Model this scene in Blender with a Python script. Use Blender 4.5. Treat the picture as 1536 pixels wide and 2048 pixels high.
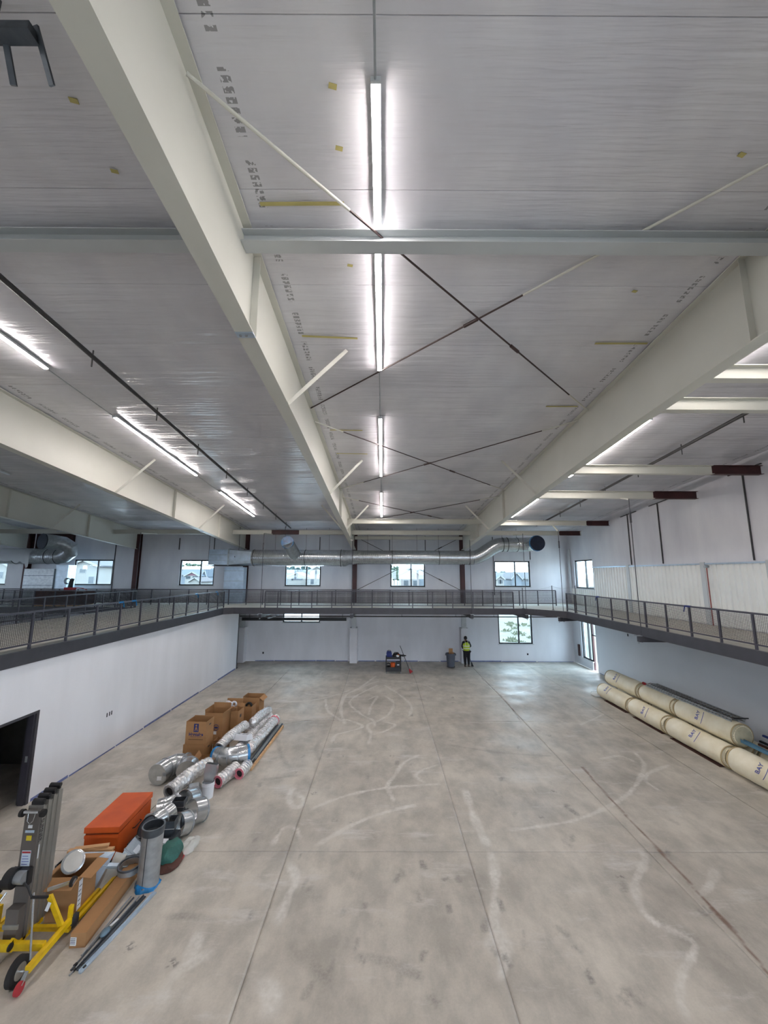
import bpy, bmesh, math, random
from mathutils import Matrix, Vector, noise
random.seed(7)
scene = bpy.context.scene
for o in list(bpy.data.objects):
    bpy.data.objects.remove(o, do_unlink=True)
col = scene.collection

# ------------------------------------------------------------------ camera
EYE = 5.7                       # height of the lens above the hall floor
FPX, PITCH, YAW, ROLL = 791.3, 0.1552, 0.0021, 0.0034
fw = Vector((math.sin(YAW)*math.cos(PITCH), math.cos(YAW)*math.cos(PITCH), math.sin(PITCH)))
r0 = Vector((math.cos(YAW), -math.sin(YAW), 0)); u0 = r0.cross(fw)
rt = r0*math.cos(ROLL) + u0*math.sin(ROLL); up = u0*math.cos(ROLL) - r0*math.sin(ROLL)
cd = bpy.data.cameras.new('camera'); cam = bpy.data.objects.new('camera', cd); col.objects.link(cam)
cd.sensor_fit = 'HORIZONTAL'; cd.sensor_width = 36.0; cd.lens = FPX/1536*36.0
cd.clip_start = 0.05; cd.clip_end = 900
M = Matrix.Identity(4)
for i in range(3):
    M[i][0], M[i][1], M[i][2] = rt[i], up[i], -fw[i]
M.translation = (0, 0, EYE); cam.matrix_world = M
scene.camera = cam

def ray(x, y): return rt*((x-768)/FPX) + up*((1024-y)/FPX) + fw
def on_floor(x, y, z=0.0):
    d = ray(x, y); t = (z-EYE)/d.z; return Vector((d.x*t, d.y*t, z))

# ------------------------------------------------------------------ world: pale overcast sky
world = bpy.data.worlds.new('sky'); scene.world = world; world.use_nodes = True
wn = world.node_tree; wn.nodes.clear()
wo = wn.nodes.new('ShaderNodeOutputWorld'); wb = wn.nodes.new('ShaderNodeBackground')
tc = wn.nodes.new('ShaderNodeTexCoord'); nz = wn.nodes.new('ShaderNodeTexNoise'); nz.inputs['Scale'].default_value = 2.2
nz.inputs['Detail'].default_value = 4
rp = wn.nodes.new('ShaderNodeValToRGB')
rp.color_ramp.elements[0].color = (0.62, 0.78, 1.0, 1); rp.color_ramp.elements[0].position = 0.3
rp.color_ramp.elements[1].color = (0.82, 0.92, 1.0, 1); rp.color_ramp.elements[1].position = 0.7
wn.links.new(tc.outputs['Generated'], nz.inputs['Vector']); wn.links.new(nz.outputs['Fac'], rp.inputs['Fac'])
wn.links.new(rp.outputs['Color'], wb.inputs['Color']); wn.links.new(wb.outputs['Background'], wo.inputs['Surface'])
SKY = 13.0
wb.inputs['Strength'].default_value = SKY

vs = scene.view_settings
scene.display_settings.display_device = 'sRGB'
vs.view_transform = 'Standard'; vs.look = 'None'; vs.gamma = 1.0; vs.use_curve_mapping = False
vs.exposure = 0.17
LED = 88.0          # strength of the lit lenses of the strip lights
LEDCOL = (1.0, 0.93, 0.90)

# ------------------------------------------------------------------ helpers
def srgb(h):
    h = h.lstrip('#'); c = [int(h[i:i+2], 16)/255 for i in (0, 2, 4)]
    return tuple(v/12.92 if v <= .04045 else ((v+.055)/1.055)**2.4 for v in c)

MATS = {}
def pm(name, c, rough=.6, metal=0.0, var=.12, scale=4.0, bump=0.0, bscale=None, stretch=(1, 1, 1), spec=.5, world_co=False, c2=None, trans=0.0, clear=0.0):
    """principled material with noise in colour and relief"""
    if name in MATS: return MATS[name]
    c = srgb(c) if isinstance(c, str) else c
    m = bpy.data.materials.new(name); m.use_nodes = True; nt = m.node_tree; N = nt.nodes; L = nt.links
    b = N['Principled BSDF']; b.inputs['Roughness'].default_value = rough; b.inputs['Metallic'].default_value = metal
    b.inputs['Specular IOR Level'].default_value = spec
    if clear: b.inputs['Coat Weight'].default_value = clear
    if world_co:
        g = N.new('ShaderNodeNewGeometry'); src = g.outputs['Position']
    else:
        g = N.new('ShaderNodeTexCoord'); src = g.outputs['Object']
    mp = N.new('ShaderNodeMapping'); mp.inputs['Scale'].default_value = stretch; L.new(src, mp.inputs['Vector'])
    n = N.new('ShaderNodeTexNoise'); n.inputs['Scale'].default_value = scale; n.inputs['Detail'].default_value = 5
    L.new(mp.outputs['Vector'], n.inputs['Vector'])
    r = N.new('ShaderNodeValToRGB'); L.new(n.outputs['Fac'], r.inputs['Fac'])
    a = c2 if c2 is not None else tuple(v*(1-var) for v in c)
    if isinstance(a, str): a = srgb(a)
    d = tuple(min(1, v*(1+var*.6)) for v in c)
    r.color_ramp.elements[0].position = .32; r.color_ramp.elements[0].color = (*a, 1)
    r.color_ramp.elements[1].position = .68; r.color_ramp.elements[1].color = (*d, 1)
    L.new(r.outputs['Color'], b.inputs['Base Color'])
    if bump:
        n2 = N.new('ShaderNodeTexNoise'); n2.inputs['Scale'].default_value = bscale or scale*4; n2.inputs['Detail'].default_value = 4
        L.new(mp.outputs['Vector'], n2.inputs['Vector'])
        bp = N.new('ShaderNodeBump'); bp.inputs['Strength'].default_value = bump; bp.inputs['Distance'].default_value = .02
        L.new(n2.outputs['Fac'], bp.inputs['Height']); L.new(bp.outputs['Normal'], b.inputs['Normal'])
    MATS[name] = m; return m

def emis(name, c, s):
    m = bpy.data.materials.new(name); m.use_nodes = True; nt = m.node_tree; nt.nodes.clear()
    o = nt.nodes.new('ShaderNodeOutputMaterial'); e = nt.nodes.new('ShaderNodeEmission')
    e.inputs['Color'].default_value = (*c, 1); e.inputs['Strength'].default_value = s
    nt.links.new(e.outputs[0], o.inputs[0]); MATS[name] = m; return m

class MB:
    def __init__(s, M=None): s.v = []; s.f = []; s.M = M or Matrix.Identity(4)
    def add(s, vs, fs):
        k = len(s.v); s.v += [s.M @ Vector(v) for v in vs]; s.f += [tuple(i+k for i in f) for f in fs]; return s
    def bb(s, x0, x1, y0, y1, z0, z1):
        return s.add([(x0,y0,z0),(x1,y0,z0),(x1,y1,z0),(x0,y1,z0),(x0,y0,z1),(x1,y0,z1),(x1,y1,z1),(x0,y1,z1)],
                     [(3,2,1,0),(4,5,6,7),(0,1,5,4),(1,2,6,5),(2,3,7,6),(3,0,4,7)])
    def box(s, c, sz): return s.bb(c[0]-sz[0]/2, c[0]+sz[0]/2, c[1]-sz[1]/2, c[1]+sz[1]/2, c[2]-sz[2]/2, c[2]+sz[2]/2)
    def bar(s, p, q, w, h=None, upv=(0, 0, 1), caps=True):
        """box section along p->q; w across, h along upv"""
        h = h or w; p = Vector(p); q = Vector(q); d = (q-p).normalized(); u = Vector(upv)
        if abs(d.dot(u)) > .98: u = Vector((0, 1, 0))
        r = d.cross(u).normalized(); u = r.cross(d)
        vs = [a + r*(sx*w/2) + u*(sz*h/2) for a in (p, q) for sx, sz in ((-1,-1),(1,-1),(1,1),(-1,1))]
        fs = [(0,1,5,4),(1,2,6,5),(2,3,7,6),(3,0,4,7)]
        if caps: fs += [(3,2,1,0),(4,5,6,7)]
        return s.add(vs, fs)
    def tube(s, path, r, n=12, caps=True, closed=False, sq=None):
        """round sweep along a path; r number, list or function of index"""
        P = [Vector(p) for p in path]; m = len(P); T = []
        for i in range(m):
            if closed: t = P[(i+1) % m]-P[i-1]
            else: t = P[min(i+1, m-1)]-P[max(i-1, 0)]
            T.append(t.normalized())
        u = Vector((0, 0, 1)) if abs(T[0].z) < .9 else Vector((0, 1, 0))
        u = (u-T[0]*u.dot(T[0])).normalized(); vs = []
        for i in range(m):
            if i:
                u = (u-T[i]*u.dot(T[i]))
                u = u.normalized() if u.length > 1e-6 else Vector((1, 0, 0))
            w = T[i].cross(u)
            ri = r(i) if callable(r) else (r[i] if isinstance(r, (list, tuple)) else r)
            for k in range(n):
                a = 2*math.pi*k/n; rr = ri*(sq(i, a) if sq else 1)
                vs.append(P[i] + (u*math.cos(a) + w*math.sin(a))*rr)
        fs = []
        for i in range(m if closed else m-1):
            for k in range(n):
                a = i*n+k; b = i*n+(k+1) % n; c = ((i+1) % m)*n+(k+1) % n; d = ((i+1) % m)*n+k
                fs.append((a, b, c, d))
        if caps and not closed:
            fs.append(tuple(reversed(range(n)))); fs.append(tuple((m-1)*n+k for k in range(n)))
        return s.add(vs, fs)
    def cyl(s, p, q, r, n=12, r2=None, caps=True): return s.tube([p, q], [r, r if r2 is None else r2], n, caps)
    def pipe(s, path, r, th=.006, n=20):
        """open-ended hollow pipe"""
        P = [Vector(p) for p in path]
        s.tube(P, r, n, caps=False); k = len(s.f)
        rr = [x-th for x in r] if isinstance(r, (list, tuple)) else r-th
        s.tube(P, rr, n, caps=False)
        s.f[k:] = [tuple(reversed(f)) for f in s.f[k:]]
        m = len(P); base0 = len(s.v)-2*m*n; base1 = base0+m*n
        for i in (0, m-1):
            for j in range(n):
                a = base0+i*n+j; b = base0+i*n+(j+1) % n; c = base1+i*n+(j+1) % n; d = base1+i*n+j
                s.f.append((a, d, c, b) if i == 0 else (a, b, c, d))
        return s
    def prism(s, poly, axis, a, b):
        """polygon (2d) extruded along axis 'x','y','z' from a to b"""
        n = len(poly)
        def P(t, q): return (t, q[0], q[1]) if axis == 'x' else ((q[0], t, q[1]) if axis == 'y' else (q[0], q[1], t))
        vs = [P(a, q) for q in poly]+[P(b, q) for q in poly]
        fs = [tuple(reversed(range(n))), tuple(range(n, 2*n))]+[(i, (i+1) % n, n+(i+1) % n, n+i) for i in range(n)]
        return s.add(vs, fs)
    def loft(s, rings, caps=True):
        n = len(rings[0]); vs = [p for r in rings for p in r]
        fs = [(i*n+k, i*n+(k+1) % n, (i+1)*n+(k+1) % n, (i+1)*n+k) for i in range(len(rings)-1) for k in range(n)]
        if caps: fs += [tuple(reversed(range(n))), tuple((len(rings)-1)*n+k for k in range(n))]
        return s.add(vs, fs)
    def ell(s, c, r, n=12, m=8):
        vs = []; c = Vector(c)
        for i in range(1, m):
            t = math.pi*i/m
            for k in range(n):
                a = 2*math.pi*k/n
                vs.append(c+Vector((r[0]*math.sin(t)*math.cos(a), r[1]*math.sin(t)*math.sin(a), r[2]*math.cos(t))))
        vs += [c+Vector((0, 0, r[2])), c-Vector((0, 0, r[2]))]; T = len(vs)-2; B = T+1; fs = []
        for i in range(m-2):
            for k in range(n): fs.append((i*n+k, (i+1)*n+k, (i+1)*n+(k+1) % n, i*n+(k+1) % n))
        for k in range(n):
            fs.append((T, k, (k+1) % n)); fs.append((B, (m-2)*n+(k+1) % n, (m-2)*n+k))
        return s.add(vs, fs)
    def torus(s, c, R, r, ax='z', n=24, m=8):
        c = Vector(c); P = []
        for k in range(n):
            a = 2*math.pi*k/n; x, y = R*math.cos(a), R*math.sin(a)
            P.append(c+Vector((x, y, 0) if ax == 'z' else ((0, x, y) if ax == 'x' else (x, 0, y))))
        return s.tube(P, r, m, closed=True)
    def mesh(s, name, mat, smooth=False, off=None):
        me = bpy.data.meshes.new(name); o = off or Vector((0, 0, 0))
        me.from_pydata([v-o for v in s.v], [], s.f); me.update()
        if mat: me.materials.append(mat)
        if smooth:
            me.polygons.foreach_set('use_smooth', [True]*len(me.polygons))
            me.set_sharp_from_angle(angle=math.radians(smooth if smooth > 1 else 40))
        return me
    def build(s, name, mat, parent=None, smooth=False, base=None):
        """parent given: a part, in the parent's frame.  base: world origin for a top-level mesh"""
        off = Vector(base) if base is not None else Vector((0, 0, 0))
        if parent is not None:
            off = Vector(parent.get('_org', (0, 0, 0)))
        o = bpy.data.objects.new(name, s.mesh(name, mat, smooth, off)); col.objects.link(o)
        if parent is not None:
            o.parent = parent; o['_org'] = list(off)
        else:
            o.location = off; o['_org'] = list(off)
        return o

def thing(name, label, cat, base=(0, 0, 0), group=None, kind=None):
    o = bpy.data.objects.new(name, None); col.objects.link(o); o.location = base; o['_org'] = list(base)
    o.empty_display_size = .1
    return tag(o, label, cat, group, kind)
def tag(o, label=None, cat=None, group=None, kind=None):
    if label: o['label'] = label
    if cat: o['category'] = cat
    if group: o['group'] = group
    if kind: o['kind'] = kind
    return o
def struct(o, label, cat): return tag(o, label, cat, kind='structure')
def text_mesh(txt, size, M, name, mat, parent, align='CENTER', extr=.0008, bold=0.0):
    c = bpy.data.curves.new(name, 'FONT'); c.body = txt; c.size = size; c.align_x = align; c.align_y = 'CENTER'; c.extrude = extr; c.offset = bold
    t = bpy.data.objects.new('tmp_text', c); col.objects.link(t)
    dg = bpy.context.evaluated_depsgraph_get(); me = bpy.data.meshes.new_from_object(t.evaluated_get(dg))
    bpy.data.objects.remove(t, do_unlink=True); bpy.data.curves.remove(c)
    me.transform(Matrix.Translation(-Vector(parent.get('_org', (0, 0, 0)))) @ M)
    me.materials.clear(); me.materials.append(mat); me.name = name
    o = bpy.data.objects.new(name, me); col.objects.link(o); o.parent = parent; o['_org'] = parent.get('_org', [0, 0, 0])
    return o
def frame(org, x, y):
    """matrix with local x, y axes given (z = x cross y)"""
    x = Vector(x).normalized(); y = Vector(y); y = (y-x*y.dot(x)).normalized(); z = x.cross(y)
    m = Matrix.Identity(4)
    for i in range(3): m[i][0], m[i][1], m[i][2], m[i][3] = x[i], y[i], z[i], org[i]
    return m
def RZ(x, y, z, deg): return Matrix.Translation((x, y, z)) @ Matrix.Rotation(math.radians(deg), 4, 'Z')

# ------------------------------------------------------------------ key dimensions
BACK, XR, XL, FRONT = 27.3, 12.7, -31.35, -8.0
DECK = 3.8; WLX = -8.87; RDX = 9.6; FDY = 22.85; RVX = -13.9
RAF = [-24.0, -16.65, -9.30, -1.95, 5.40]
def zc(y): return 10.85 - y/12.0                 # underside of the roof insulation
def depth(y): return 1.32 if y > 8 else 1.32+.24*(8-y)/8
def zb(y): return zc(y)-depth(y)                 # underside of the rafters
# ------------------------------------------------------------------ materials
def oc(h, k=.15): return tuple(v*k for v in srgb(h))
def concrete():
    m = bpy.data.materials.new('concrete'); m.use_nodes = True; nt = m.node_tree; N = nt.nodes; L = nt.links; b = N['Principled BSDF']
    g = N.new('ShaderNodeNewGeometry')
    def noise_(scale, det, stretch=(1, 1, 1), rough=.55):
        mp = N.new('ShaderNodeMapping'); mp.inputs['Scale'].default_value = stretch; L.new(g.outputs['Position'], mp.inputs['Vector'])
        n = N.new('ShaderNodeTexNoise'); n.inputs['Scale'].default_value = scale; n.inputs['Detail'].default_value = det
        n.inputs['Roughness'].default_value = rough; L.new(mp.outputs['Vector'], n.inputs['Vector']); return n.outputs['Fac']
    def ramp(f, p0, c0, p1, c1):
        r = N.new('ShaderNodeValToRGB'); r.color_ramp.elements[0].position = p0; r.color_ramp.elements[0].color = (*c0, 1)
        r.color_ramp.elements[1].position = p1; r.color_ramp.elements[1].color = (*c1, 1); L.new(f, r.inputs['Fac']); return r.outputs['Color']
    def mix(a, b_, f, mode='MIX', v=None):
        x = N.new('ShaderNodeMix'); x.data_type = 'RGBA'; x.blend_type = mode
        if v is not None: x.inputs[0].default_value = v
        else: L.new(f, x.inputs[0])
        for s, q in ((6, a), (7, b_)):
            if isinstance(q, tuple): x.inputs[s].default_value = (*q, 1)
            else: L.new(q, x.inputs[s])
        return x.outputs[2]
    base = ramp(noise_(.45, 6), .34, srgb('#afa9a0'), .66, srgb('#c5bfb5'))
    base = mix(base, ramp(noise_(1.7, 8, (1, .6, 1), .65), .38, (.70, .70, .69), .62, (1.08, 1.07, 1.05)), None, 'MULTIPLY', .8)
    # pale dusty swipes
    sw = ramp(noise_(1.0, 9, (.5, 1.6, 1), .7), .56, (0, 0, 0), .72, (1, 1, 1))
    base = mix(base, srgb('#cbc8c3'), sw)
    # dark foot and tyre smudges
    v = N.new('ShaderNodeTexVoronoi'); v.inputs['Scale'].default_value = 1.1; v.inputs['Randomness'].default_value = 1
    L.new(g.outputs['Position'], v.inputs['Vector'])
    sp = ramp(v.outputs['Distance'], .06, (1, 1, 1), .13, (0, 0, 0))
    nn = ramp(noise_(14, 3), .48, (0, 0, 0), .58, (1, 1, 1)); big = ramp(noise_(.35, 2), .47, (0, 0, 0), .6, (.75, .75, .75))
    sp = mix(sp, nn, None, 'MULTIPLY', 1.0); sp = mix(sp, big, None, 'MULTIPLY', 1.0)
    base = mix(base, srgb('#6f6a66'), sp)
    dk = ramp(noise_(.9, 7, (1.5, .5, 1), .7), .60, (0, 0, 0), .74, (.32, .32, .32))
    base = mix(base, srgb('#86817c'), dk)
    fine = ramp(noise_(28, 5, (1, 1, 1), .7), .3, (.90, .90, .90), .7, (1.05, 1.05, 1.05))
    base = mix(base, fine, None, 'MULTIPLY', .7)
    for key, c, lo, hi, sc in (('scuff', '#dad7d0', .25, .70, 9), ('smudge', '#6f6a66', .30, .66, 22), ('rust', '#6b4f3f', .15, .45, 12)):
        at = N.new('ShaderNodeAttribute'); at.attribute_name = key; nn_ = ramp(noise_(sc, 5, (1, 1, 1), .7), lo, (.15, .15, .15), hi, (1, 1, 1))
        mu = N.new('ShaderNodeMath'); mu.operation = 'MULTIPLY'; L.new(at.outputs['Fac'], mu.inputs[0]); L.new(nn_, mu.inputs[1]); base = mix(base, srgb(c), mu.outputs[0])
    L.new(base, b.inputs['Base Color'])
    rr = ramp(noise_(.8, 6), .35, (.42, .42, .42), .65, (.68, .68, .68)); L.new(rr, b.inputs['Roughness'])
    bp = N.new('ShaderNodeBump'); bp.inputs['Strength'].default_value = .08; bp.inputs['Distance'].default_value = .01
    L.new(noise_(9, 6), bp.inputs['Height']); L.new(bp.outputs['Normal'], b.inputs['Normal'])
    return m

def vinyl(name, wall=False):
    """white vinyl facing of the insulation: satin, wrinkled, printed along the rafters"""
    m = bpy.data.materials.new(name); m.use_nodes = True; nt = m.node_tree; N = nt.nodes; L = nt.links; b = N['Principled BSDF']
    g = N.new('ShaderNodeNewGeometry')
    def mp(st):
        q = N.new('ShaderNodeMapping'); q.inputs['Scale'].default_value = st; L.new(g.outputs['Position'], q.inputs['Vector']); return q.outputs['Vector']
    n = N.new('ShaderNodeTexNoise'); n.inputs['Scale'].default_value = 1.1; n.inputs['Detail'].default_value = 4
    L.new(mp((1, 1, .35) if wall else (1, .7, 1)), n.inputs['Vector'])
    r = N.new('ShaderNodeValToRGB'); L.new(n.outputs['Fac'], r.inputs['Fac'])
    r.color_ramp.elements[0].position = .3; r.color_ramp.elements[1].position = .7
    r.color_ramp.elements[0].color = (*srgb('#c4c3ca'), 1); r.color_ramp.elements[1].color = (*srgb('#d4d3d7'), 1)
    out = r.outputs['Color']
    if not wall:
        # printed lettering rows on the facing beside each rafter
        sx = N.new('ShaderNodeSeparateXYZ'); L.new(g.outputs['Position'], sx.inputs[0])
        def mth(op, a, bb=None, clampv=False):
            q = N.new('ShaderNodeMath'); q.operation = op; q.use_clamp = clampv
            for i, t in enumerate((a, bb)):
                if t is None: continue
                if isinstance(t, (int, float)): q.inputs[i].default_value = t
                else: L.new(t, q.inputs[i])
            return q.outputs[0]
        fr = mth('MODULO', mth('ADD', sx.outputs['X'], 1.95+73.5), 7.35)        # distance right of a rafter
        d1 = mth('ABSOLUTE', mth('SUBTRACT', fr, .36)); band = mth('LESS_THAN', d1, .055)
        d2 = mth('ABSOLUTE', mth('SUBTRACT', fr, 7.35-.34)); band2 = mth('LESS_THAN', d2, .04)
        band = mth('MAXIMUM', band, band2)
        gap = mth('LESS_THAN', mth('MODULO', mth('ADD', sx.outputs['Y'], 50.15), .82), .58)
        lines = mth('LESS_THAN', mth('MODULO', mth('ADD', sx.outputs['Y'], 50), .085), .055)
        bn = N.new('ShaderNodeTexNoise'); bn.inputs['Scale'].default_value = 26; bn.inputs['Detail'].default_value = 1; L.new(g.outputs['Position'], bn.inputs['Vector'])
        ink = mth('GREATER_THAN', bn.outputs['Fac'], .44)
        k = mth('MULTIPLY', mth('MULTIPLY', band, gap), mth('MULTIPLY', lines, ink)); k = mth('MULTIPLY', k, .62)
        mx = N.new('ShaderNodeMix'); mx.data_type = 'RGBA'; L.new(k, mx.inputs[0]); L.new(out, mx.inputs[6]); mx.inputs[7].default_value = (*srgb('#4a4a48'), 1)
        out = mx.outputs[2]
    L.new(out, b.inputs['Base Color'])
    b.inputs['Roughness'].default_value = .42 if wall else .23
    b.inputs['Specular IOR Level'].default_value = .5
    w = N.new('ShaderNodeTexNoise'); w.inputs['Scale'].default_value = 1.0; w.inputs['Detail'].default_value = 3
    L.new(mp((2.2, 2.2, .5) if wall else (.55, 9.0, 1)), w.inputs['Vector'])
    bp = N.new('ShaderNodeBump'); bp.inputs['Strength'].default_value = .35; bp.inputs['Distance'].default_value = .075 if not wall else .03
    L.new(w.outputs['Fac'], bp.inputs['Height']); L.new(bp.outputs['Normal'], b.inputs['Normal'])
    MATS[name] = m; return m

def glass():
    m = bpy.data.materials.new('window_glass'); m.use_nodes = True; nt = m.node_tree; nt.nodes.clear(); N = nt.nodes; L = nt.links
    o = N.new('ShaderNodeOutputMaterial'); t = N.new('ShaderNodeBsdfTransparent'); t.inputs[0].default_value = (.90, .98, 1.0, 1)
    gl = N.new('ShaderNodeBsdfGlossy'); gl.inputs['Roughness'].default_value = .02
    
    mx = N.new('ShaderNodeMixShader'); mx.inputs[0].default_value = .04; L.new(t.outputs[0], mx.inputs[1]); L.new(gl.outputs[0], mx.inputs[2])
    L.new(mx.outputs[0], o.inputs[0]); return m

def sheet(name, c, alpha, rough=.25):
    """thin translucent plastic film"""
    m = bpy.data.materials.new(name); m.use_nodes = True; b = m.node_tree.nodes['Principled BSDF']
    b.inputs['Base Color'].default_value = (*srgb(c), 1); b.inputs['Alpha'].default_value = alpha; b.inputs['Roughness'].default_value = rough
    n = m.node_tree.nodes.new('ShaderNodeTexNoise'); n.inputs['Scale'].default_value = 9; bp = m.node_tree.nodes.new('ShaderNodeBump')
    bp.inputs['Strength'].default_value = .4; m.node_tree.links.new(n.outputs['Fac'], bp.inputs['Height']); m.node_tree.links.new(bp.outputs['Normal'], b.inputs['Normal'])
    MATS[name] = m; return m

CONC = concrete(); CEIL = vinyl('ceiling_vinyl'); WVIN = vinyl('wall_vinyl', True); GLASS = glass()
WHITE = pm('white_drywall_paint', '#d9d9de', .75, var=.07, scale=1.3, stretch=(1, 1, .3), world_co=True, bump=.03)
WHITE_L = pm('white_wall_paint', '#eaeaee', .7, var=.05, scale=1.1, stretch=(1, 1, .25), world_co=True, bump=.03)
GREYW = pm('grey_primer_wall', '#cfd1d6', .75, var=.06, scale=.8, stretch=(1, .5, .4), world_co=True, bump=.03)
STEELW = pm('cream_painted_steel', '#c6c5bc', .42, var=.04, scale=1.0, world_co=True)
STEELG = pm('pale_grey_painted_steel', '#b9bdbf', .42, var=.04, scale=1.0, world_co=True)
PRIMER = pm('red_oxide_primer', '#3e1b1c', .55, var=.25, scale=3)
PRIMERD = pm('dark_red_brown_rod', '#33201f', .5, var=.2, scale=6)
CHAR = pm('charcoal_steel', '#3d3c42', .5, var=.15, scale=3, world_co=True)
CHARR = pm('charcoal_rail_paint', '#3f3d46', .42, var=.1, scale=4)
WIRE = pm('dark_wire_mesh', '#3a3a40', .5, metal=.3, var=.1)
BLACK = pm('black_metal', '#17171a', .5, var=.2)
RUBBER = pm('black_rubber', '#1c1b1c', .75, var=.2, scale=10)
GALV = pm('galvanized_steel', '#c6cacd', .25, metal=.85, var=.14, scale=6, bump=.04, bscale=20)
GALVD = pm('dull_galvanized_steel', '#a4a9ad', .36, metal=.6, var=.18, scale=7, bump=.05)
GALVK = pm('dark_sheet_metal', '#5b626a', .42, metal=.7, var=.2, scale=7)
GALVW = pm('pale_blue_sheet_metal', '#b5c4d2', .35, metal=.55, var=.12, scale=5)
FOIL = pm('crinkled_foil', '#e2e2e2', .2, metal=.7, var=.25, scale=14, bump=1.0, bscale=18)
PINK = pm('pink_fibreglass', '#c9707f', .95, var=.2, scale=30, bump=.4)
CARD = pm('brown_cardboard', '#a0774f', .85, var=.08, scale=2.5, bump=.05, bscale=60, stretch=(1, 1, 3))
CARDD = pm('brown_cardboard_inside', '#8f6847', .88, var=.08, scale=2.5)
ORANGE = pm('orange_box_paint', '#cf5a20', .5, var=.10, scale=2.0, bump=.04, c2='#bd4f1c')
YEL = pm('yellow_lift_paint', '#e3bd12', .42, var=.12, scale=6, c2='#c69f0d')
ALU = pm('brushed_aluminium', '#a6a49f', .38, metal=.75, var=.1, scale=4, stretch=(8, 8, .4))
LIFTG = pm('grey_mast_face', '#5d5855', .55, var=.08)
STICK = pm('white_sticker', '#d9dde2', .6, var=.05)
INK = pm('dark_ink', '#2c2c33', .8, var=.05)
BLUEINK = pm('navy_ink', '#23306a', .8, var=.1)
REDINK = pm('red_ink', '#a02a30', .8, var=.1)
VIOLINK = pm('violet_blue_ink', '#5c63a8', .8, var=.1)
WOOD = pm('raw_pine_lumber', '#d1ab80', .75, var=.15, scale=3, stretch=(.6, 6, 6), c2='#b98f64')
GREENT = pm('green_tarp', '#2f6159', .7, var=.25, scale=7, bump=.3)
BROWNT = pm('brown_tarp', '#4c2d25', .8, var=.25, scale=7, bump=.3)
BLUEP = pm('blue_plastic_film', '#1f78b4', .25, var=.3, scale=8, bump=.5, bscale=12)
BLUED = pm('dark_blue_plastic_film', '#101c33', .3, var=.3, scale=8, bump=.4, bscale=12)
BLUET = pm('blue_painters_film', '#6d79a6', .7, var=.3, scale=5)
BLUES = pm('steel_blue_strut', '#5b87a3', .5, var=.12)
PLASTW = pm('white_plastic', '#dfe2e8', .4, var=.04)
ROLLM = pm('cream_roll_facing', '#efe8d2', .42, var=.05, scale=2.2, bump=.35, bscale=6, c2='#e3d8ba')
ROLLE = pm('cream_roll_end_film', '#bfb79c', .35, var=.2, scale=5, bump=.5, bscale=9)
BAND = pm('tan_roll_end_band', '#b8a47c', .7, var=.15)
TAPEY = pm('yellow_seam_tape', '#b3a86a', .7, var=.1)
CLEAR = sheet('clear_wrap', '#e6e8e4', .45)
HAZEP = sheet('milky_plastic_sheet', '#c8cdd2', .75)
BLUEF = sheet('blue_wrap', '#2b6fb5', .8)
WFRAME = pm('black_window_frame', '#1d1d22', .45, var=.1)
DIRT = pm('pale_dirt', oc('#cdbfa8', .09), .9, var=.2, scale=.5, c2=oc('#b0ad90', .08), world_co=True)
CORR = pm('white_liner_panel', '#dfe0dc', .4, var=.04, scale=1.2, world_co=True)
HOUSEW = pm('cream_siding', oc('#e8e4dc'), .8, var=.05, scale=.6); HOUSEB = pm('blue_grey_siding', oc('#b7c4d2'), .8, var=.05, scale=.6)
HOUSEP = pm('pink_grey_siding', oc('#dccfca'), .8, var=.05); ROOFG = pm('grey_shingle', oc('#8b8d96', .10), .9, var=.15, scale=2); ROOFB = pm('blue_grey_shingle', oc('#7c93ab', .10), .9, var=.12, scale=2)
ROOFBR = pm('brown_shingle', oc('#8e8388', .10), .9, var=.12, scale=2); TRIMW = pm('white_trim', oc('#f0f0ee'), .6, var=.02); PANE = pm('dark_house_pane', oc('#56636e'), .2, var=.1)
REDG = pm('red_gable_board', oc('#c27f92'), .8, var=.1); FENCEM = pm('weathered_fence', oc('#a58f8a'), .9, var=.15, scale=3)
LEAF = pm('tree_leaf', oc('#5d8a64'), .8, var=.35, scale=.9, c2=oc('#3f6a4c')); LEAF2 = pm('blue_green_leaf', oc('#4f7672'), .8, var=.3, scale=.9); TRUNK = pm('bark', oc('#5a4a3f'), .9)
GRASS = pm('dry_grass_tuft', oc('#a3ab84', .17), .9, var=.3, scale=3)
LENS = emis('lit_led_lens', LEDCOL, LED)
LENSOFF = pm('unlit_lens', '#c9d4de', .3, var=.03)
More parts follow.
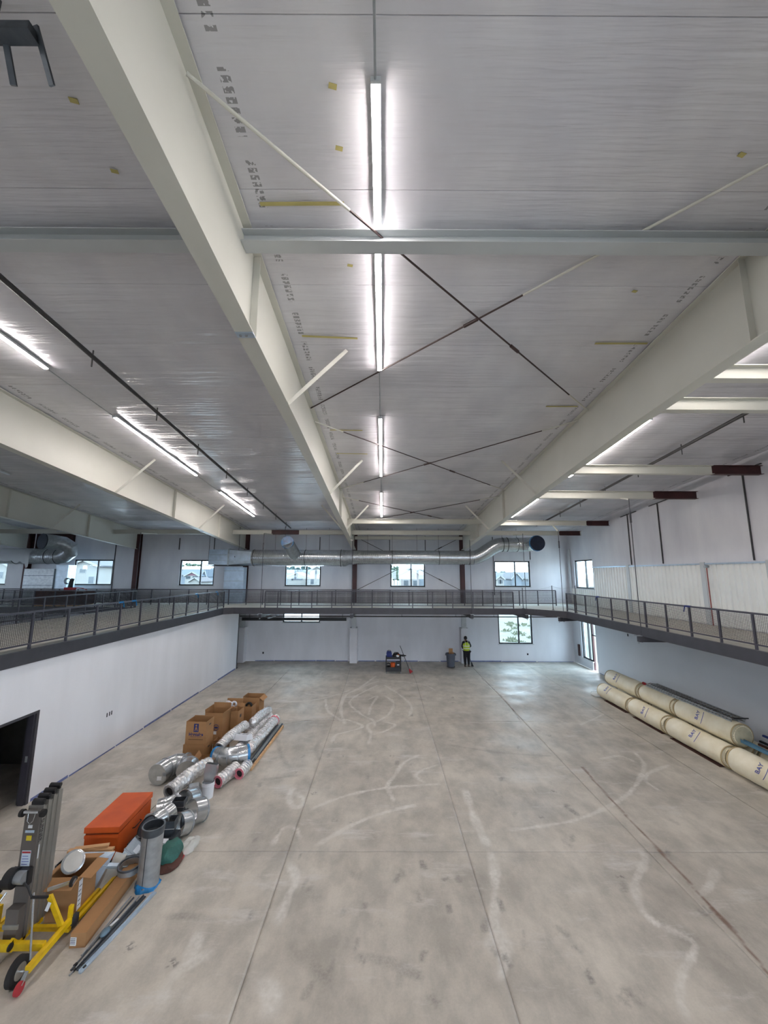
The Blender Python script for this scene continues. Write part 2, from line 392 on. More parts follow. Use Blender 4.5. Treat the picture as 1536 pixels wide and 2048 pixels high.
# ------------------------------------------------------------------ ground and slab
import numpy as np
MX0_, MX1_, MY0_, MY1_, MRES = -6.2, 9.8, 4.5, 27.4, .025
MNX, MNY = int((MX1_-MX0_)/MRES)+1, int((MY1_-MY0_)/MRES)+1
def wear_masks():
    """where tyres, boots and joint dirt marked the slab (strokes lie on the floor)"""
    W = {k: np.zeros((MNY, MNX), np.float32) for k in ('scuff', 'smudge', 'rust')}
    def stroke(pts, w, key, amt=1.0, taper=True):
        P = [on_floor(*p) if len(p) == 2 else Vector(p) for p in pts]; Q = []
        for i in range(len(P)-1):
            a, b_, c, d = P[max(i-1, 0)], P[i], P[i+1], P[min(i+2, len(P)-1)]; k = max(3, int((c-b_).length/.04))
            for j in range(k):
                t = j/k; Q.append(.5*((2*b_)+(c-a)*t+(2*a-5*b_+4*c-d)*t*t+(3*b_-a-3*c+d)*t**3))
        Q.append(P[-1]); n = len(Q); M_ = W[key]
        for i, q in enumerate(Q):
            r = w*.62*(.8+.5*noise.noise(q*1.9)); e = (min(1, (i+1)/5, (n-i)/5) if taper else 1)*amt*(.75+.5*noise.noise(q*3.1))
            i0, i1 = max(0, int((q.x-r-MX0_)/MRES)), min(MNX-1, int((q.x+r-MX0_)/MRES)+1); j0, j1 = max(0, int((q.y-r-MY0_)/MRES)), min(MNY-1, int((q.y+r-MY0_)/MRES)+1)
            if i0 >= i1 or j0 >= j1: continue
            xx = MX0_+np.arange(i0, i1+1)*MRES-q.x; yy = MY0_+np.arange(j0, j1+1)*MRES-q.y; dd = np.sqrt(xx[None, :]**2+yy[:, None]**2)/r
            v = np.clip((1-dd)*2.2, 0, 1)*e; M_[j0:j1+1, i0:i1+1] = np.maximum(M_[j0:j1+1, i0:i1+1], v)
    stroke([(1165, 1535), (1240, 1618), (1320, 1703), (1400, 1790), (1480, 1878), (1560, 1975)], .075, 'rust', 1, False)
    stroke([(963, 1356), (1005, 1395), (1040, 1440)], .07, 'rust', .8)
    S = [([(752,1352),(720,1375),(690,1392),(682,1420),(690,1448)],.16),([(756,1370),(712,1392),(700,1408),(725,1430),(745,1440),(750,1452)],.15),
         ([(770,1392),(787,1405),(780,1425),(760,1440),(735,1450),(742,1468),(736,1488)],.15),([(768,1370),(800,1390),(822,1412),(818,1432)],.16),
         ([(651,1398),(655,1420),(672,1434),(684,1442)],.14),([(690,1438),(725,1452),(700,1462),(672,1470),(664,1484)],.16),
         ([(770,1444),(790,1450),(770,1462),(742,1470)],.15),([(735,1400),(755,1392),(742,1412),(738,1430)],.12),
         ([(610,1388),(690,1388),(760,1362),(840,1368),(870,1380)],.10),([(560,1405),(640,1398),(700,1380)],.10),
         ([(838,1510),(808,1525),(790,1550),(775,1572),(788,1602)],.15),([(622,1618),(690,1592),(770,1576),(880,1568)],.13),
         ([(875,1530),(845,1540),(832,1552),(850,1566)],.12),([(635,1690),(700,1652),(760,1628),(830,1610)],.13),
         ([(588,1575),(578,1590),(585,1612),(602,1612),(606,1596),(594,1590)],.17),([(545,1690),(565,1658),(590,1656),(602,1680)],.15),
         ([(580,1728),(592,1760),(575,1795),(555,1850)],.20),([(420,1905),(360,1940),(330,1975),(325,2010)],.22),([(400,1860),(385,1900),(375,1930)],.22),
         ([(1280,1700),(1290,1720),(1272,1760),(1275,1800),(1300,1838),(1380,1880),(1385,1910),(1365,1945),(1360,2000),(1380,2048)],.17),
         ([(1270,1505),(1288,1530),(1275,1565),(1240,1600),(1150,1640),(1020,1660)],.14),([(1340,1530),(1300,1545),(1290,1560),(1320,1582)],.15),
         ([(1200,1518),(1240,1512),(1272,1525)],.13),([(1170,1420),(1210,1425),(1160,1450)],.10),([(985,1395),(1040,1385),(1080,1372)],.07),
         ([(700,1350),(650,1342),(640,1352)],.07),([(930,1580),(950,1640),(975,1690)],.25),([(980,1700),(990,1760),(985,1900)],.22),
         ([(1430,1740),(1420,1770),(1400,1790)],.2),([(520,1960),(545,1990),(540,2030)],.3),([(1000,1860),(1010,1900),(1000,1960)],.2)]
    for p, w in S: stroke(p, w, 'scuff', .95)
    D = [([(330,1835),(380,1832),(430,1842)],.12),([(590,1908),(630,1935),(660,1965)],.16),([(500,1470),(560,1450),(620,1440)],.12),([(555,1480),(562,1510),(575,1530)],.16),
         ([(720,1910),(790,1930),(850,1960)],.16),([(640,1480),(632,1500),(640,1520)],.14),([(900,1490),(1000,1505),(1100,1512)],.12),([(520,1560),(600,1550)],.15)]
    for p, w in D: stroke(p, w*1.3, 'smudge', .55)
    random.seed(31)
    for _ in range(95):                                   # scattered dusty boot prints
        px = random.uniform(480, 1420); py = 1345+(random.random()**1.4)*660; c = on_floor(px, py)
        if c.x < -3.6 or c.x > 9: continue
        a = random.uniform(-.6, .6); l = random.uniform(.08, .2); d = Vector((math.sin(a), math.cos(a), 0))*l/2
        stroke([tuple(c-d), tuple(c), tuple(c+d)], random.uniform(.08, .15), 'smudge', random.uniform(.4, .95), False)
    return W
def add_slabs():
    root = struct(thing('floor', 'pale grey concrete slab floor with saw-cut joints and white tyre scuffs', 'floor'), 'pale grey concrete slab floor with saw-cut joints and white tyre scuffs', 'floor')
    MB().bb(XL, XR, FRONT, BACK, -.30, -.035).build('sub_base', pm('joint_base', '#6f6962', .9), root)  # dark base that shows in the open joints
    xs = [XL, -24.0, -16.65, -9.3, -5.63, -1.95, 1.78, 5.55, 9.2, XR]; ys = [FRONT, 1.85, 9.22, 16.6, 23.9, BACK]
    g = .005; W = wear_masks()
    for i in range(len(xs)-1):
        for j in range(len(ys)-1):
            x0, x1, y0, y1 = xs[i]+g, xs[i+1]-g, ys[j]+g, ys[j+1]-g
            if not (x0 > -6 and x1 < 9.3 and y0 > 1):
                MB().bb(x0, x1, y0, y1, -.12, 0).build('slab', CONC, root); continue
            nx, ny = int((x1-x0)/.045), int((y1-y0)/.045); X = np.linspace(x0, x1, nx+1); Y = np.linspace(y0, y1, ny+1)
            GXm, GYm = np.meshgrid(X, Y); V = np.stack([GXm.ravel(), GYm.ravel(), np.zeros(GXm.size)], 1)
            idx = np.arange((nx+1)*(ny+1)).reshape(ny+1, nx+1)
            F = np.stack([idx[:-1, :-1], idx[:-1, 1:], idx[1:, 1:], idx[1:, :-1]], -1).reshape(-1, 4)
            rim = list(idx[0, :])+list(idx[1:, -1])+list(idx[-1, -2::-1])+list(idx[-2:0:-1, 0]); k0 = len(V); low = V[rim].copy(); low[:, 2] = -.12; V = np.concatenate([V, low]); m = len(rim)
            S_ = np.array([[k0+q, k0+(q+1) % m, rim[(q+1) % m], rim[q]] for q in range(m)]); F = np.concatenate([F, S_])
            me = bpy.data.meshes.new('slab'); me.vertices.add(len(V)); me.vertices.foreach_set('co', V.ravel().astype(np.float32)); me.loops.add(F.size); me.loops.foreach_set('vertex_index', F.ravel().astype(np.int32))
            me.polygons.add(len(F)); me.polygons.foreach_set('loop_start', np.arange(0, F.size, 4, dtype=np.int32)); me.update(calc_edges=True); me.materials.append(CONC)
            ii = np.clip(((V[:, 0]-MX0_)/MRES).round().astype(int), 0, MNX-1); jj = np.clip(((V[:, 1]-MY0_)/MRES).round().astype(int), 0, MNY-1)
            for key in W: at = me.attributes.new(key, 'FLOAT', 'POINT'); at.data.foreach_set('value', W[key][jj, ii].astype(np.float32))
            o = bpy.data.objects.new('slab', me); col.objects.link(o); o.parent = root
    return root
FLOOR = add_slabs()

# ------------------------------------------------------------------ walls
def wall_mesh(axis, at, th, u0, u1, z0, z1, holes):
    """slab wall with rectangular holes (u0,u1,z0,z1); axis 'y': plane y=at, u=x.  th is signed, outward"""
    us = sorted({u0, u1, *[h[0] for h in holes], *[h[1] for h in holes]}); zs = sorted({z0, z1, *[h[2] for h in holes], *[h[3] for h in holes]})
    us = [u for u in us if u0 <= u <= u1]; zs = [z for z in zs if z0 <= z <= z1]
    mb = MB(); a, b = sorted((at, at+th))
    for i in range(len(us)-1):
        j = 0
        while j < len(zs)-1:
            def solid(jj):
                cu = (us[i]+us[i+1])/2; cz = (zs[jj]+zs[jj+1])/2
                return not any(h[0] < cu < h[1] and h[2] < cz < h[3] for h in holes)
            if not solid(j): j += 1; continue
            k = j
            while k < len(zs)-1 and solid(k): k += 1
            if axis == 'y': mb.bb(us[i], us[i+1], a, b, zs[j], zs[k])
            else: mb.bb(a, b, us[i], us[i+1], zs[j], zs[k])
            j = k
    return mb
UP = [(-28.2, -25.6, 4.88, 6.6), (-21.07, -18.42, 4.88, 6.6), (-13.86, -11.5, 4.88, 6.6), (-6.68, -4.23, 4.85, 6.6), (.5, 2.87, 4.83, 6.6), (7.62, 10.05, 4.85, 6.6)]
LOW = [(-6.7, -4.2, 2.47, 3.5), (7.72, 10.0, 1.13, 3.4)]
RUP = [(24.19, 26.5, 4.82, 6.62)]; RLOW = [(24.42, 24.98, -.001, 2.95), (24.98, 26.2, .5, 2.95)]
struct(wall_mesh('y', BACK, .25, XL, XR+.25, 0, 3.62, LOW).build('wall_back', WHITE), 'white painted lower back wall of the hall under the walkway', 'wall')
struct(wall_mesh('y', BACK, .25, XL, XR+.25, 3.62, 8.9, UP).build('wall_back_upper', WVIN), 'upper back wall faced in white insulation vinyl with a row of windows', 'wall')
struct(wall_mesh('x', XR, .25, FRONT, BACK, 0, 3.62, RLOW+[(-7.2, 2.2, .15, 1.9)]).build('wall_right', GREYW), 'grey white lower right wall beside the insulation rolls', 'wall')  # opening near the viewer is added, out of view, to let daylight in
struct(wall_mesh('x', XR, .25, FRONT, BACK, 3.62, 11.6, RUP+[(-7.2, 2.2, 4.9, 6.3)]).build('wall_right_upper', WVIN), 'upper right wall faced in white insulation vinyl above the ribbed panels', 'wall')  # upper opening near the viewer likewise added, unseen, for daylight
struct(wall_mesh('x', XL, -.25, FRONT, BACK+.25, 0, 11.6, [(18, 21, 4.9, 6.6), (10, 13, 4.9, 6.6), (2, 5, 4.9, 6.6)]).build('wall_left', WVIN), 'far left end wall beyond the second opening', 'wall')
FH = [(-20+3.2*k, -17.1+3.2*k, 4.9, 6.3) for k in range(10)]+[(-7.2+3.2*k, -4.3+3.2*k, .15, 1.5) for k in range(6)]  # unseen openings added behind the viewer to bring in daylight
struct(wall_mesh('y', FRONT, -.25, XL, XR+.25, 0, 11.8, FH).build('wall_front', WVIN), 'unseen front wall behind the viewer with openings added to let daylight in', 'wall')
# wall under the left mezzanine, with the dark doorway
struct(wall_mesh('x', WLX, -.2, FRONT, 25.1, 0, 3.46, [(9.3, 10.92, -.001, 2.2)]).build('wall_mezzanine_left', WHITE_L), 'smooth white wall below the left mezzanine with a dark doorway', 'wall')
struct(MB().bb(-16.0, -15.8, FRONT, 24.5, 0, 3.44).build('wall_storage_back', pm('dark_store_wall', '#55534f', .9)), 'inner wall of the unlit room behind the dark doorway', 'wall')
for k, y in enumerate((6.5, 13.0)):  # unseen partitions added so that the doorway stays dark
    struct(MB().bb(-15.8, WLX-.21, y, y+.15, 0, 3.44).build('wall_light_block_%d' % (k+1), pm('dark_store_wall', '#55534f', .9)), '%s added partition keeping light out of the room behind the dark doorway' % ('near', 'far')[k], 'wall')
# strips of blue-grey film left along the foot of the walls
random.seed(3)
def film(axis, at, u0, u1, name, label):
    mb = MB(); u = u0
    while u < u1:
        l = random.uniform(.8, 2.6); h = random.uniform(.02, .07); e = min(u+l, u1)
        if axis == 'y': mb.bb(u, e, at-.012, at-.001, .001, h)
        else: mb.bb(at+(.001 if at < 0 else -.012), at+(.012 if at < 0 else -.001), u, e, .001, h)
        u = e+random.uniform(0, .12)
    return struct(mb.build(name, BLUET), label, 'baseboard')
film('y', BACK, -8.4, -2.3, 'baseboard_back_1', 'blue masking film at the foot of the back wall, left bay')
film('y', BACK, -1.6, 5.0, 'baseboard_back_2', 'blue masking film at the foot of the back wall behind the cart')
film('y', BACK, 5.75, 12.6, 'baseboard_back_3', 'blue masking film at the foot of the back wall under the low window')
film('x', WLX, 11.0, 25.0, 'baseboard_left', 'blue masking film at the foot of the white left wall')
film('x', XR, 5.0, 24.3, 'baseboard_right', 'blue masking film at the foot of the right wall')
# doorway frame in the left wall
dr = struct(thing('door_1', 'dark charcoal steel door frame around the black doorway in the left wall', 'door', (WLX, 10.1, 0)), 'dark charcoal steel door frame around the black doorway in the left wall', 'door')
MB().bb(WLX-.22, WLX+.02, 10.84, 10.92, 0, 2.2).build('jamb', CHAR, dr); MB().bb(WLX-.22, WLX+.02, 9.3, 9.38, 0, 2.2).build('jamb', CHAR, dr)
MB().bb(WLX-.22, WLX+.02, 9.38, 10.84, 2.14, 2.2).build('head', CHAR, dr)
MB().bb(WLX-.16, WLX-.02, 10.80, 10.84, 0, 2.14).build('stop', CHARR, dr); MB().bb(WLX-.1, WLX-.04, 10.795, 10.8, 1.0, 1.14).build('strike_plate', GALVD, dr)
for k, y in enumerate((13.62, 13.74, 13.84)):
    tag(MB().bb(WLX+.001, WLX+.008, y-.02, y+.02, 1.12, 1.24).build('outlet_hole', INK, base=(WLX, y, 1.12)), 'dark outlet cut-out on the white left wall, %s of three' % ('nearest', 'middle', 'farthest')[k], 'outlet', 'outlet cut-outs in the left wall')
for k, (x, y, l) in enumerate(((-7.9, .46, 'leftmost bay of the back wall'), (8.9+.7, .42, 'back wall right of the worker'))):
    tag(MB().bb(x-.05, x+.05, BACK-.008, BACK-.001, y, y+.12).build('outlet_hole', INK, base=(x, BACK, y)), 'small dark outlet hole low on the '+l, 'outlet', 'outlet holes in the back wall')
for k, (y, l) in enumerate(((21.2, 'beyond the rolls near the door'), (12.2, 'above the stacked rolls'))):
    tag(MB().bb(XR-.008, XR-.001, y-.05, y+.05, 2.55, 2.68).build('outlet_hole', INK, base=(XR, y, 2.55)), 'small dark hole high on the grey right wall '+l, 'outlet', 'holes in the right wall')
tag(MB().bb(XR-.09, XR-.001, 26.45, 26.6, .55, 1.25).build('fire_pull_box', PRIMER, base=(XR, 26.5, .55)), 'narrow dark red box on right wall near the corner window', 'box')

# ribbed liner panels on the right wall above the walkway
lp = struct(thing('trim_liner_right', 'white ribbed metal liner panels on right wall above the walkway', 'panel', (XR, 12, DECK)), 'white ribbed metal liner panels on right wall above the walkway', 'panel')
for y0 in range(3, 27, 1):
    y1 = y0+1
    segs = [(DECK+.02, 6.12)]
    if y1 > 24.15 and y0 < 26.55: segs = [(DECK+.02, 4.78)]
    for za, zb_ in segs:
        pr = []
        for k in range(4):
            b0 = y0+k*.25; pr += [(XR-.012, b0), (XR-.012, b0+.13), (XR-.06, b0+.15), (XR-.06, b0+.22)]
        pr += [(XR-.012, y1), (XR-.004, y1), (XR-.004, y0)]
        MB().prism(pr, 'z', za, zb_).build('liner_panel', CORR, lp)
for y in (13.0, 15.75, 20.6):
    MB().bb(XR-.09, XR-.05, y-.11, y+.11, DECK, 6.2).build('joint_cover', STEELG, lp)
MB().bb(XR-.07, XR-.02, 3, 24.1, 6.1, 6.16).build('top_trim', GALVW, lp)

# ------------------------------------------------------------------ windows
def window(n, axis, at, u0, u1, z0, z1, label, split=.6, extra=None):
    s = 1 if axis == 'y' else 1
    base = ((u0+u1)/2, at, z0) if axis == 'y' else (at, (u0+u1)/2, z0)
    w = struct(thing('window_%d' % n, label, 'window', base), label, 'window')
    def bx(a, b, c, d, d0, d1): return MB().bb(a, b, at+d0, at+d1, c, d) if axis == 'y' else MB().bb(at+d0, at+d1, a, b, c, d)
    f = .085
    for a, b, c, d in ((u0, u1, z0, z0+f), (u0, u1, z1-f, z1), (u0, u0+f, z0+f, z1-f), (u1-f, u1, z0+f, z1-f)):
        bx(a, b, c, d, .06, .16).build('window_frame', WFRAME, w)
    mid = u0+(u1-u0)*split
    bx(mid-.042, mid+.042, z0+f, z1-f, .06, .15).build('mullion', WFRAME, w)
    bx(u0+f, mid-.042, z0+f, z1-f, .105, .111).build('pane', GLASS, w); bx(mid+.042, u1-f, z0+f, z1-f, .105, .111).build('pane', GLASS, w)
    bx(u0-.06, u1+.06, z0-.05, z0, -.03, .06).build('window_sill', STEELG, w)
    return w
UL = ['far left window with white house outside', 'window behind the crate with a large pale house outside', 'window left of the square duct box, blue roofed house outside', 'window under the round duct, low gabled house outside', 'window in the cross-braced bay, cream house outside', 'rightmost upper window on back wall, grey roofs outside']
for i, h in enumerate(UP): window(i+1, 'y', BACK, *h, 'black framed '+UL[i], .6 if i != 5 else .58)
window(7, 'y', BACK, *LOW[0], 'black framed low window behind the dark beam, washed out white', .5)
window(8, 'y', BACK, *LOW[1], 'black framed low window right of the worker with dry field outside', .6)
window(9, 'x', XR, *RUP[0], 'black framed corner window on upper right wall', .42)
w = window(10, 'x', XR, 24.98, 26.2, .5, 2.95, 'black framed low window beside the open right doorway', .38)
d2 = struct(thing('door_2', 'bright open doorway in right wall beyond the rolls', 'door', (XR, 24.7, 0)), 'bright open doorway in right wall beyond the rolls', 'door')
MB().bb(XR+.06, XR+.16, 24.42, 24.47, 0, 2.95).build('jamb', WFRAME, d2); MB().bb(XR+.06, XR+.16, 24.93, 24.98, 0, 2.95).build('jamb', PRIMER, d2)
MB().bb(XR+.06, XR+.16, 24.47, 24.93, 2.03, 2.1).build('head', WFRAME, d2); MB().bb(XR+.1, XR+.106, 24.47, 24.93, 2.1, 2.95).build('pane', GLASS, d2)

# ------------------------------------------------------------------ roof insulation
ce = struct(thing('ceiling', 'sloping white vinyl-faced insulation ceiling between cream rafters', 'ceiling'), 'sloping white vinyl-faced insulation ceiling between cream rafters', 'ceiling')
mb = MB(); mb.add([(XL, FRONT-.25, zc(FRONT)+.15), (XR+.25, FRONT-.25, zc(FRONT)+.15), (XR+.25, BACK+.3, zc(BACK)+.15), (XL, BACK+.3, zc(BACK)+.15),
                   (XL, FRONT-.25, zc(FRONT)+.4), (XR+.25, FRONT-.25, zc(FRONT)+.4), (XR+.25, BACK+.3, zc(BACK)+.4), (XL, BACK+.3, zc(BACK)+.4)],
                  [(3,2,1,0),(4,5,6,7),(0,1,5,4),(1,2,6,5),(2,3,7,6),(3,0,4,7)]); mb.build('roof_light_block', pm('light_block_grey', '#8f9090', .6), ce)  # unseen slab added above the panels to stop light leaks
PW, PL = 7.35, 1.52
def panel_mesh(seed):
    vv = [0, .003, .05, .14, .26, .38, .5, .62, .74, .86, .95, .997, 1]; nx, ny = 30, len(vv)-1; vs = []; fs = []
    for j in range(ny+1):
        for i in range(nx+1):
            u, v = i/nx, vv[j]; e = min(1, 4*v, 4*(1-v))
            z = -.022*(1-(2*v-1)**2) + .007*e*noise.noise(Vector((u*9+seed*7, v*2.5, seed*3.1)))
            z += .014*abs(math.sin(u*math.pi*6))**.4*e - .012*e
            if j in (0, ny): z += .014
            vs.append(((u-.5)*PW, (v-.5)*PL, z))
    for j in range(ny):
        for i in range(nx):
            a = j*(nx+1)+i; fs.append((a, a+nx+1, a+nx+2, a+1))
    m = MB().add(vs, fs).mesh('insulation_panel', CEIL, 30); return m
PMS = [panel_mesh(s) for s in range(5)]
for i, x in enumerate([XL]+RAF):
    for j in range(24):
        y = FRONT+.2+PL*(j+.5)*math.cos(math.atan(1/12))
        o = bpy.data.objects.new('insulation_panel', PMS[(i*3+j*2) % 5]); col.objects.link(o); o.parent = ce
        o.location = (x+PW/2, y, zc(y)+.012); o.rotation_euler = (-math.atan(1/12), 0, 0)
def at_roof(x, y, off):
    d = ray(x, y); t = (10.85-off-EYE)/(d.z+d.y/12); return Vector((d.x*t, d.y*t, EYE+d.z*t))
for a, b in (((520, 408), (688, 407)), ((604, 672), (715, 677)), ((1190, 687), (1295, 687)), ((660, 860), (725, 861)), ((673, 907), (735, 908)), ((1092, 813), (1155, 813))):
    p, q = at_roof(*a, .035), at_roof(*b, .035)
    MB().bar(p, q, .05, .004, upv=(0, 1/12, 1)).build('seam_tape', TAPEY, ce)
for x, y in ((665, 170), (678, 295), (146, 199), (228, 341), (1485, 308), (700, 530), (1270, 582)):
    p = at_roof(x, y, .035); MB().bar(p-Vector((.04, 0, 0)), p+Vector((.04, .02, 0)), .05, .004).build('seam_tape', TAPEY, ce)

# ------------------------------------------------------------------ mezzanine decks
mz = struct(thing('floor_mezzanine', 'concrete mezzanine and walkways edged with charcoal steel channel', 'mezzanine', (0, 0, DECK)), 'concrete mezzanine and walkways edged with charcoal steel channel', 'mezzanine')
DC = pm('mezzanine_concrete', '#b7b4aa', .75, var=.08, scale=1.5, world_co=True); UN = pm('deck_soffit', '#9fa0a4', .6)
def deck(poly, name='deck_slab'):
    MB().prism(poly, 'z', DECK-.16, DECK).build(name, DC, mz); MB().prism(poly, 'z', DECK-.30, DECK-.165).build('soffit', UN, mz)
deck([(RVX, FRONT), (WLX, FRONT), (WLX, FDY), (RVX, FDY)])
deck([(XL, FDY), (8.0, FDY), (8.0, BACK-.02), (XL, BACK-.02)])
deck([(8.0, FDY), (RDX, 21.1), (XR-.02, 21.1), (XR-.02, BACK-.02), (8.0, BACK-.02)])
deck([(RDX, FRONT), (XR-.02, FRONT), (XR-.02, 21.1), (RDX, 21.1)])
deck([(WLX, FRONT), (RDX, FRONT), (RDX, .35), (WLX, .35)])
def fascia(p, q, h=.34):
    p, q = Vector((*p, DECK-h/2)), Vector((*q, DECK-h/2)); MB().bar(p, q, .10, h).build('edge_channel', CHAR, mz)
fascia((WLX, .4), (WLX, 22.5)); fascia((WLX, 22.5), (-8.4, FDY)); fascia((-8.4, FDY), (8.0, FDY)); fascia((8.0, FDY), (RDX, 21.1)); fascia((RDX, 21.1), (RDX, .4)); fascia((RVX, .4), (RVX, FDY)); fascia((RVX, FDY), (XL, FDY)); fascia((WLX, .37), (RDX, .37))
MB().bb(RDX+.1, XR-.05, FRONT, 20.9, DECK, DECK+.14).bb(XR-.35, XR-.05, FRONT, 20, DECK+.14, DECK+.16).build('curb', DC, mz) if False else None
# steel outriggers under the walkways with hangers up to the roof beams
def outrigger(p, q, label):
    o = thing('outrigger_beam', label, 'beam', (p[0], p[1], DECK-.6), 'outrigger beams under the walkways')
    p, q = Vector((*p, DECK-.44)), Vector((*q, DECK-.44)); MB().bar(p, q, .16, .2).build('beam', CHAR, o)
    MB().box((p.x, p.y, DECK-.32), (.2, .2, .02)).build('end_plate', GALVD, o); MB().cyl((p.x, p.y, DECK-.56), (p.x, p.y, DECK-.6), .03, 6).build('nut', GALVD, o)
outrigger((9.42, 15.1), (XR-.02, 15.1), 'charcoal outrigger beam under right walkway above the far end of the rolls')
outrigger((9.3, 21.45), (XR-.02, 22.6), 'charcoal outrigger beam under the angled right corner of the walkway')
outrigger((8.05, 22.68), (8.05, BACK-.02), 'charcoal outrigger beam under back walkway above the low window')
outrigger((4.98, 22.68), (4.98, BACK-.02), 'charcoal outrigger beam under back walkway above the worker')
outrigger((-1.75, 22.68), (-1.75, BACK-.02), 'charcoal outrigger beam under back walkway at the middle column')
outrigger((-6.85, 22.68), (-6.85, BACK-.02), 'charcoal outrigger beam under back walkway left of the bright low window')
# ------------------------------------------------------------------ rafters
RN = ['far left rafter over the second opening', 'left rafter beyond the round duct elbow', 'rafter between the left light row and the dark left bay', 'central rafter rising to the upper left of the view', 'right rafter beside the right-hand light row']
YS = [FRONT+.05, 0, 4, 8, 14, 20, 26.75]
for X, lab in zip(RAF, RN):
    r = thing('roof_rafter', 'cream painted tapered steel '+lab, 'rafter', (X, 26.7, zb(26.7)), 'tapered roof rafters')
    # web, bottom flange, top flange as lofted strips
    def strip(name, x0, x1, lo, hi, mat=STEELW):
        rings = [[(x0, y, lo(y)), (x1, y, lo(y)), (x1, y, hi(y)), (x0, y, hi(y))] for y in YS]
        return MB().loft(rings).build(name, mat, r)
    strip('web', X-.006, X+.006, lambda y: zb(y)+.016, lambda y: zc(y)-.03)
    strip('bottom_flange', X-.125, X+.125, zb, lambda y: zb(y)+.018)
    strip('top_flange', X-.125, X+.125, lambda y: zc(y)-.045, lambda y: zc(y)-.03)
    for y in (1.2, 7.35, 13.5, 19.8):
        for s in (-1, 1):
            if X == 5.4 and y < 10: continue
            if s == -1 and X in (-1.95, -9.3) and y < 19: continue
            a = Vector((X+s*.11, y-.15, zb(y)+.03)); b = Vector((X+s*1.2, y+.1, zc(y)-.04))
            q = MB().bar(a, b, .075, .008, upv=(0, 1, .3)); q.bar(a+Vector((0, .035, 0)), b+Vector((0, .035, 0)), .008, .06, upv=(0, 1, .3)); q.build('flange_brace', STEELW, r)
    for y in (5.25, 17.3, 22.2):
        q = MB().bb(X-.11, X-.008, y-.006, y+.006, zb(y)+.02, zc(y)-.05); q.bb(X+.008, X+.11, y-.006, y+.006, zb(y)+.02, zc(y)-.05); q.build('stiffener', STEELW, r)
    if X in (-1.95, -9.3, -16.65):
        q = MB().bb(X-.12, X+.13, 5.05, 5.17, zb(5.1)-.016, zb(5.1)-.001) if X == -1.95 else MB().bb(X-.16, X+.02, 20.3, 20.45, zb(20.4)-.02, zb(20.4)-.001)
        pl = q.build('bolt_plate', GALVW, r)
        if X == -1.95:
            for dx in (-.06, .02): MB().cyl((X+dx, 5.11, zb(5.1)-.03), (X+dx, 5.11, zb(5.1)-.016), .02, 8).build('bolt', GALVD, pl)

# ------------------------------------------------------------------ columns on the back wall
CN = {-24.0: 'behind the square duct plenum, far left', -16.65: 'at the left of the second window', -9.3: 'behind the square duct box', -1.95: 'in the middle of the back wall, left of the cross bracing', 5.4: 'right of the cross bracing behind the worker'}
for X in RAF:
    x = X+.05 if X != 5.4 else X-.05
    c = thing('steel_column', 'dark red primed steel column '+CN[X], 'column', (x, 26.95, 0), 'back wall columns')
    def isec(z0, z1):
        return MB().bb(x-.14, x+.14, 26.80, 26.815, z0, z1).bb(x-.14, x+.14, 27.085, 27.1, z0, z1).bb(x-.006, x+.006, 26.815, 27.085, z0, z1)
    isec(DECK+.9, 8.45).build('upper_shaft', PRIMER, c)
    isec(DECK, DECK+.9).build('upper_shaft', PRIMER, c)
    isec(2.2, 3.46).build('lower_shaft', STEELG, c)
    MB().bb(x-.24, x+.24, 26.72, BACK-.002, 0, 2.2).build('drywall_wrap', WHITE, c)
    if X in (-9.3, 5.4): MB().torus((x+.05, 26.79, 2.42), .07, .012, 'y', 16, 6).build('steel_ring', GALVD, c)
p = thing('corner_post', 'dark steel post at the far end of the left white wall', 'post', (-9.0, 25.2, 0)); MB().bb(-9.1, -8.88, 25.11, 25.3, 0, 3.4).build('shaft', CHAR, p); MB().bb(-9.14, -8.84, 25.105, 25.34, 0, .03).build('base_plate', CHAR, p)

# ------------------------------------------------------------------ roof beams running across the bays
def cross_beam(x0, x1, y, ztop, h, w, label, mats, prim=None):
    b = thing('roof_cross_beam', label, 'beam', ((x0+x1)/2, y, ztop-h), 'cross beams between the rafters')
    def seg(a, c, m):
        MB().bb(a, c, y-.005, y+.005, ztop-h+.014, ztop-.014).build('web', m, b)
        MB().bb(a, c, y-w/2, y+w/2, ztop-h, ztop-h+.014).build('bottom_flange', m, b); MB().bb(a, c, y-w/2, y+w/2, ztop-.014, ztop).build('top_flange', m, b)
    if prim: seg(x0, prim[0], mats); seg(*prim, PRIMER); (seg(prim[1], x1, mats) if prim[1] < x1-.01 else None)
    else: seg(x0, x1, mats)
    return b
BN = ['far left bay', 'second bay from the left', 'bay over the left light row', 'cross-braced central bay', 'bay beside the right wall']
E_ = RAF+[XR]
for i in range(5):
    a, c = E_[i]+.01, E_[i+1]-(.01 if i < 4 else 0)
    cross_beam(a, c, 4.83, zc(4.72)-.12, .19, .22, 'pale painted steel beam crossing the %s nearest the viewer' % BN[i], STEELG)
    pr = None
    if i == 2: pr = (-6.9, -5.2)
    if i == 4: pr = (10.9, 12.2)
    cross_beam(a, c if i != 4 else 12.25, 24.4, 8.36, .27, .2, 'cream steel eave beam near the back wall in the %s' % BN[i], STEELW, pr)
cross_beam(-1.94, 5.39, 21.4, 8.66, .26, .2, 'cream steel beam at the far end of the cross-braced bay, one in front of the eave beam', STEELW)
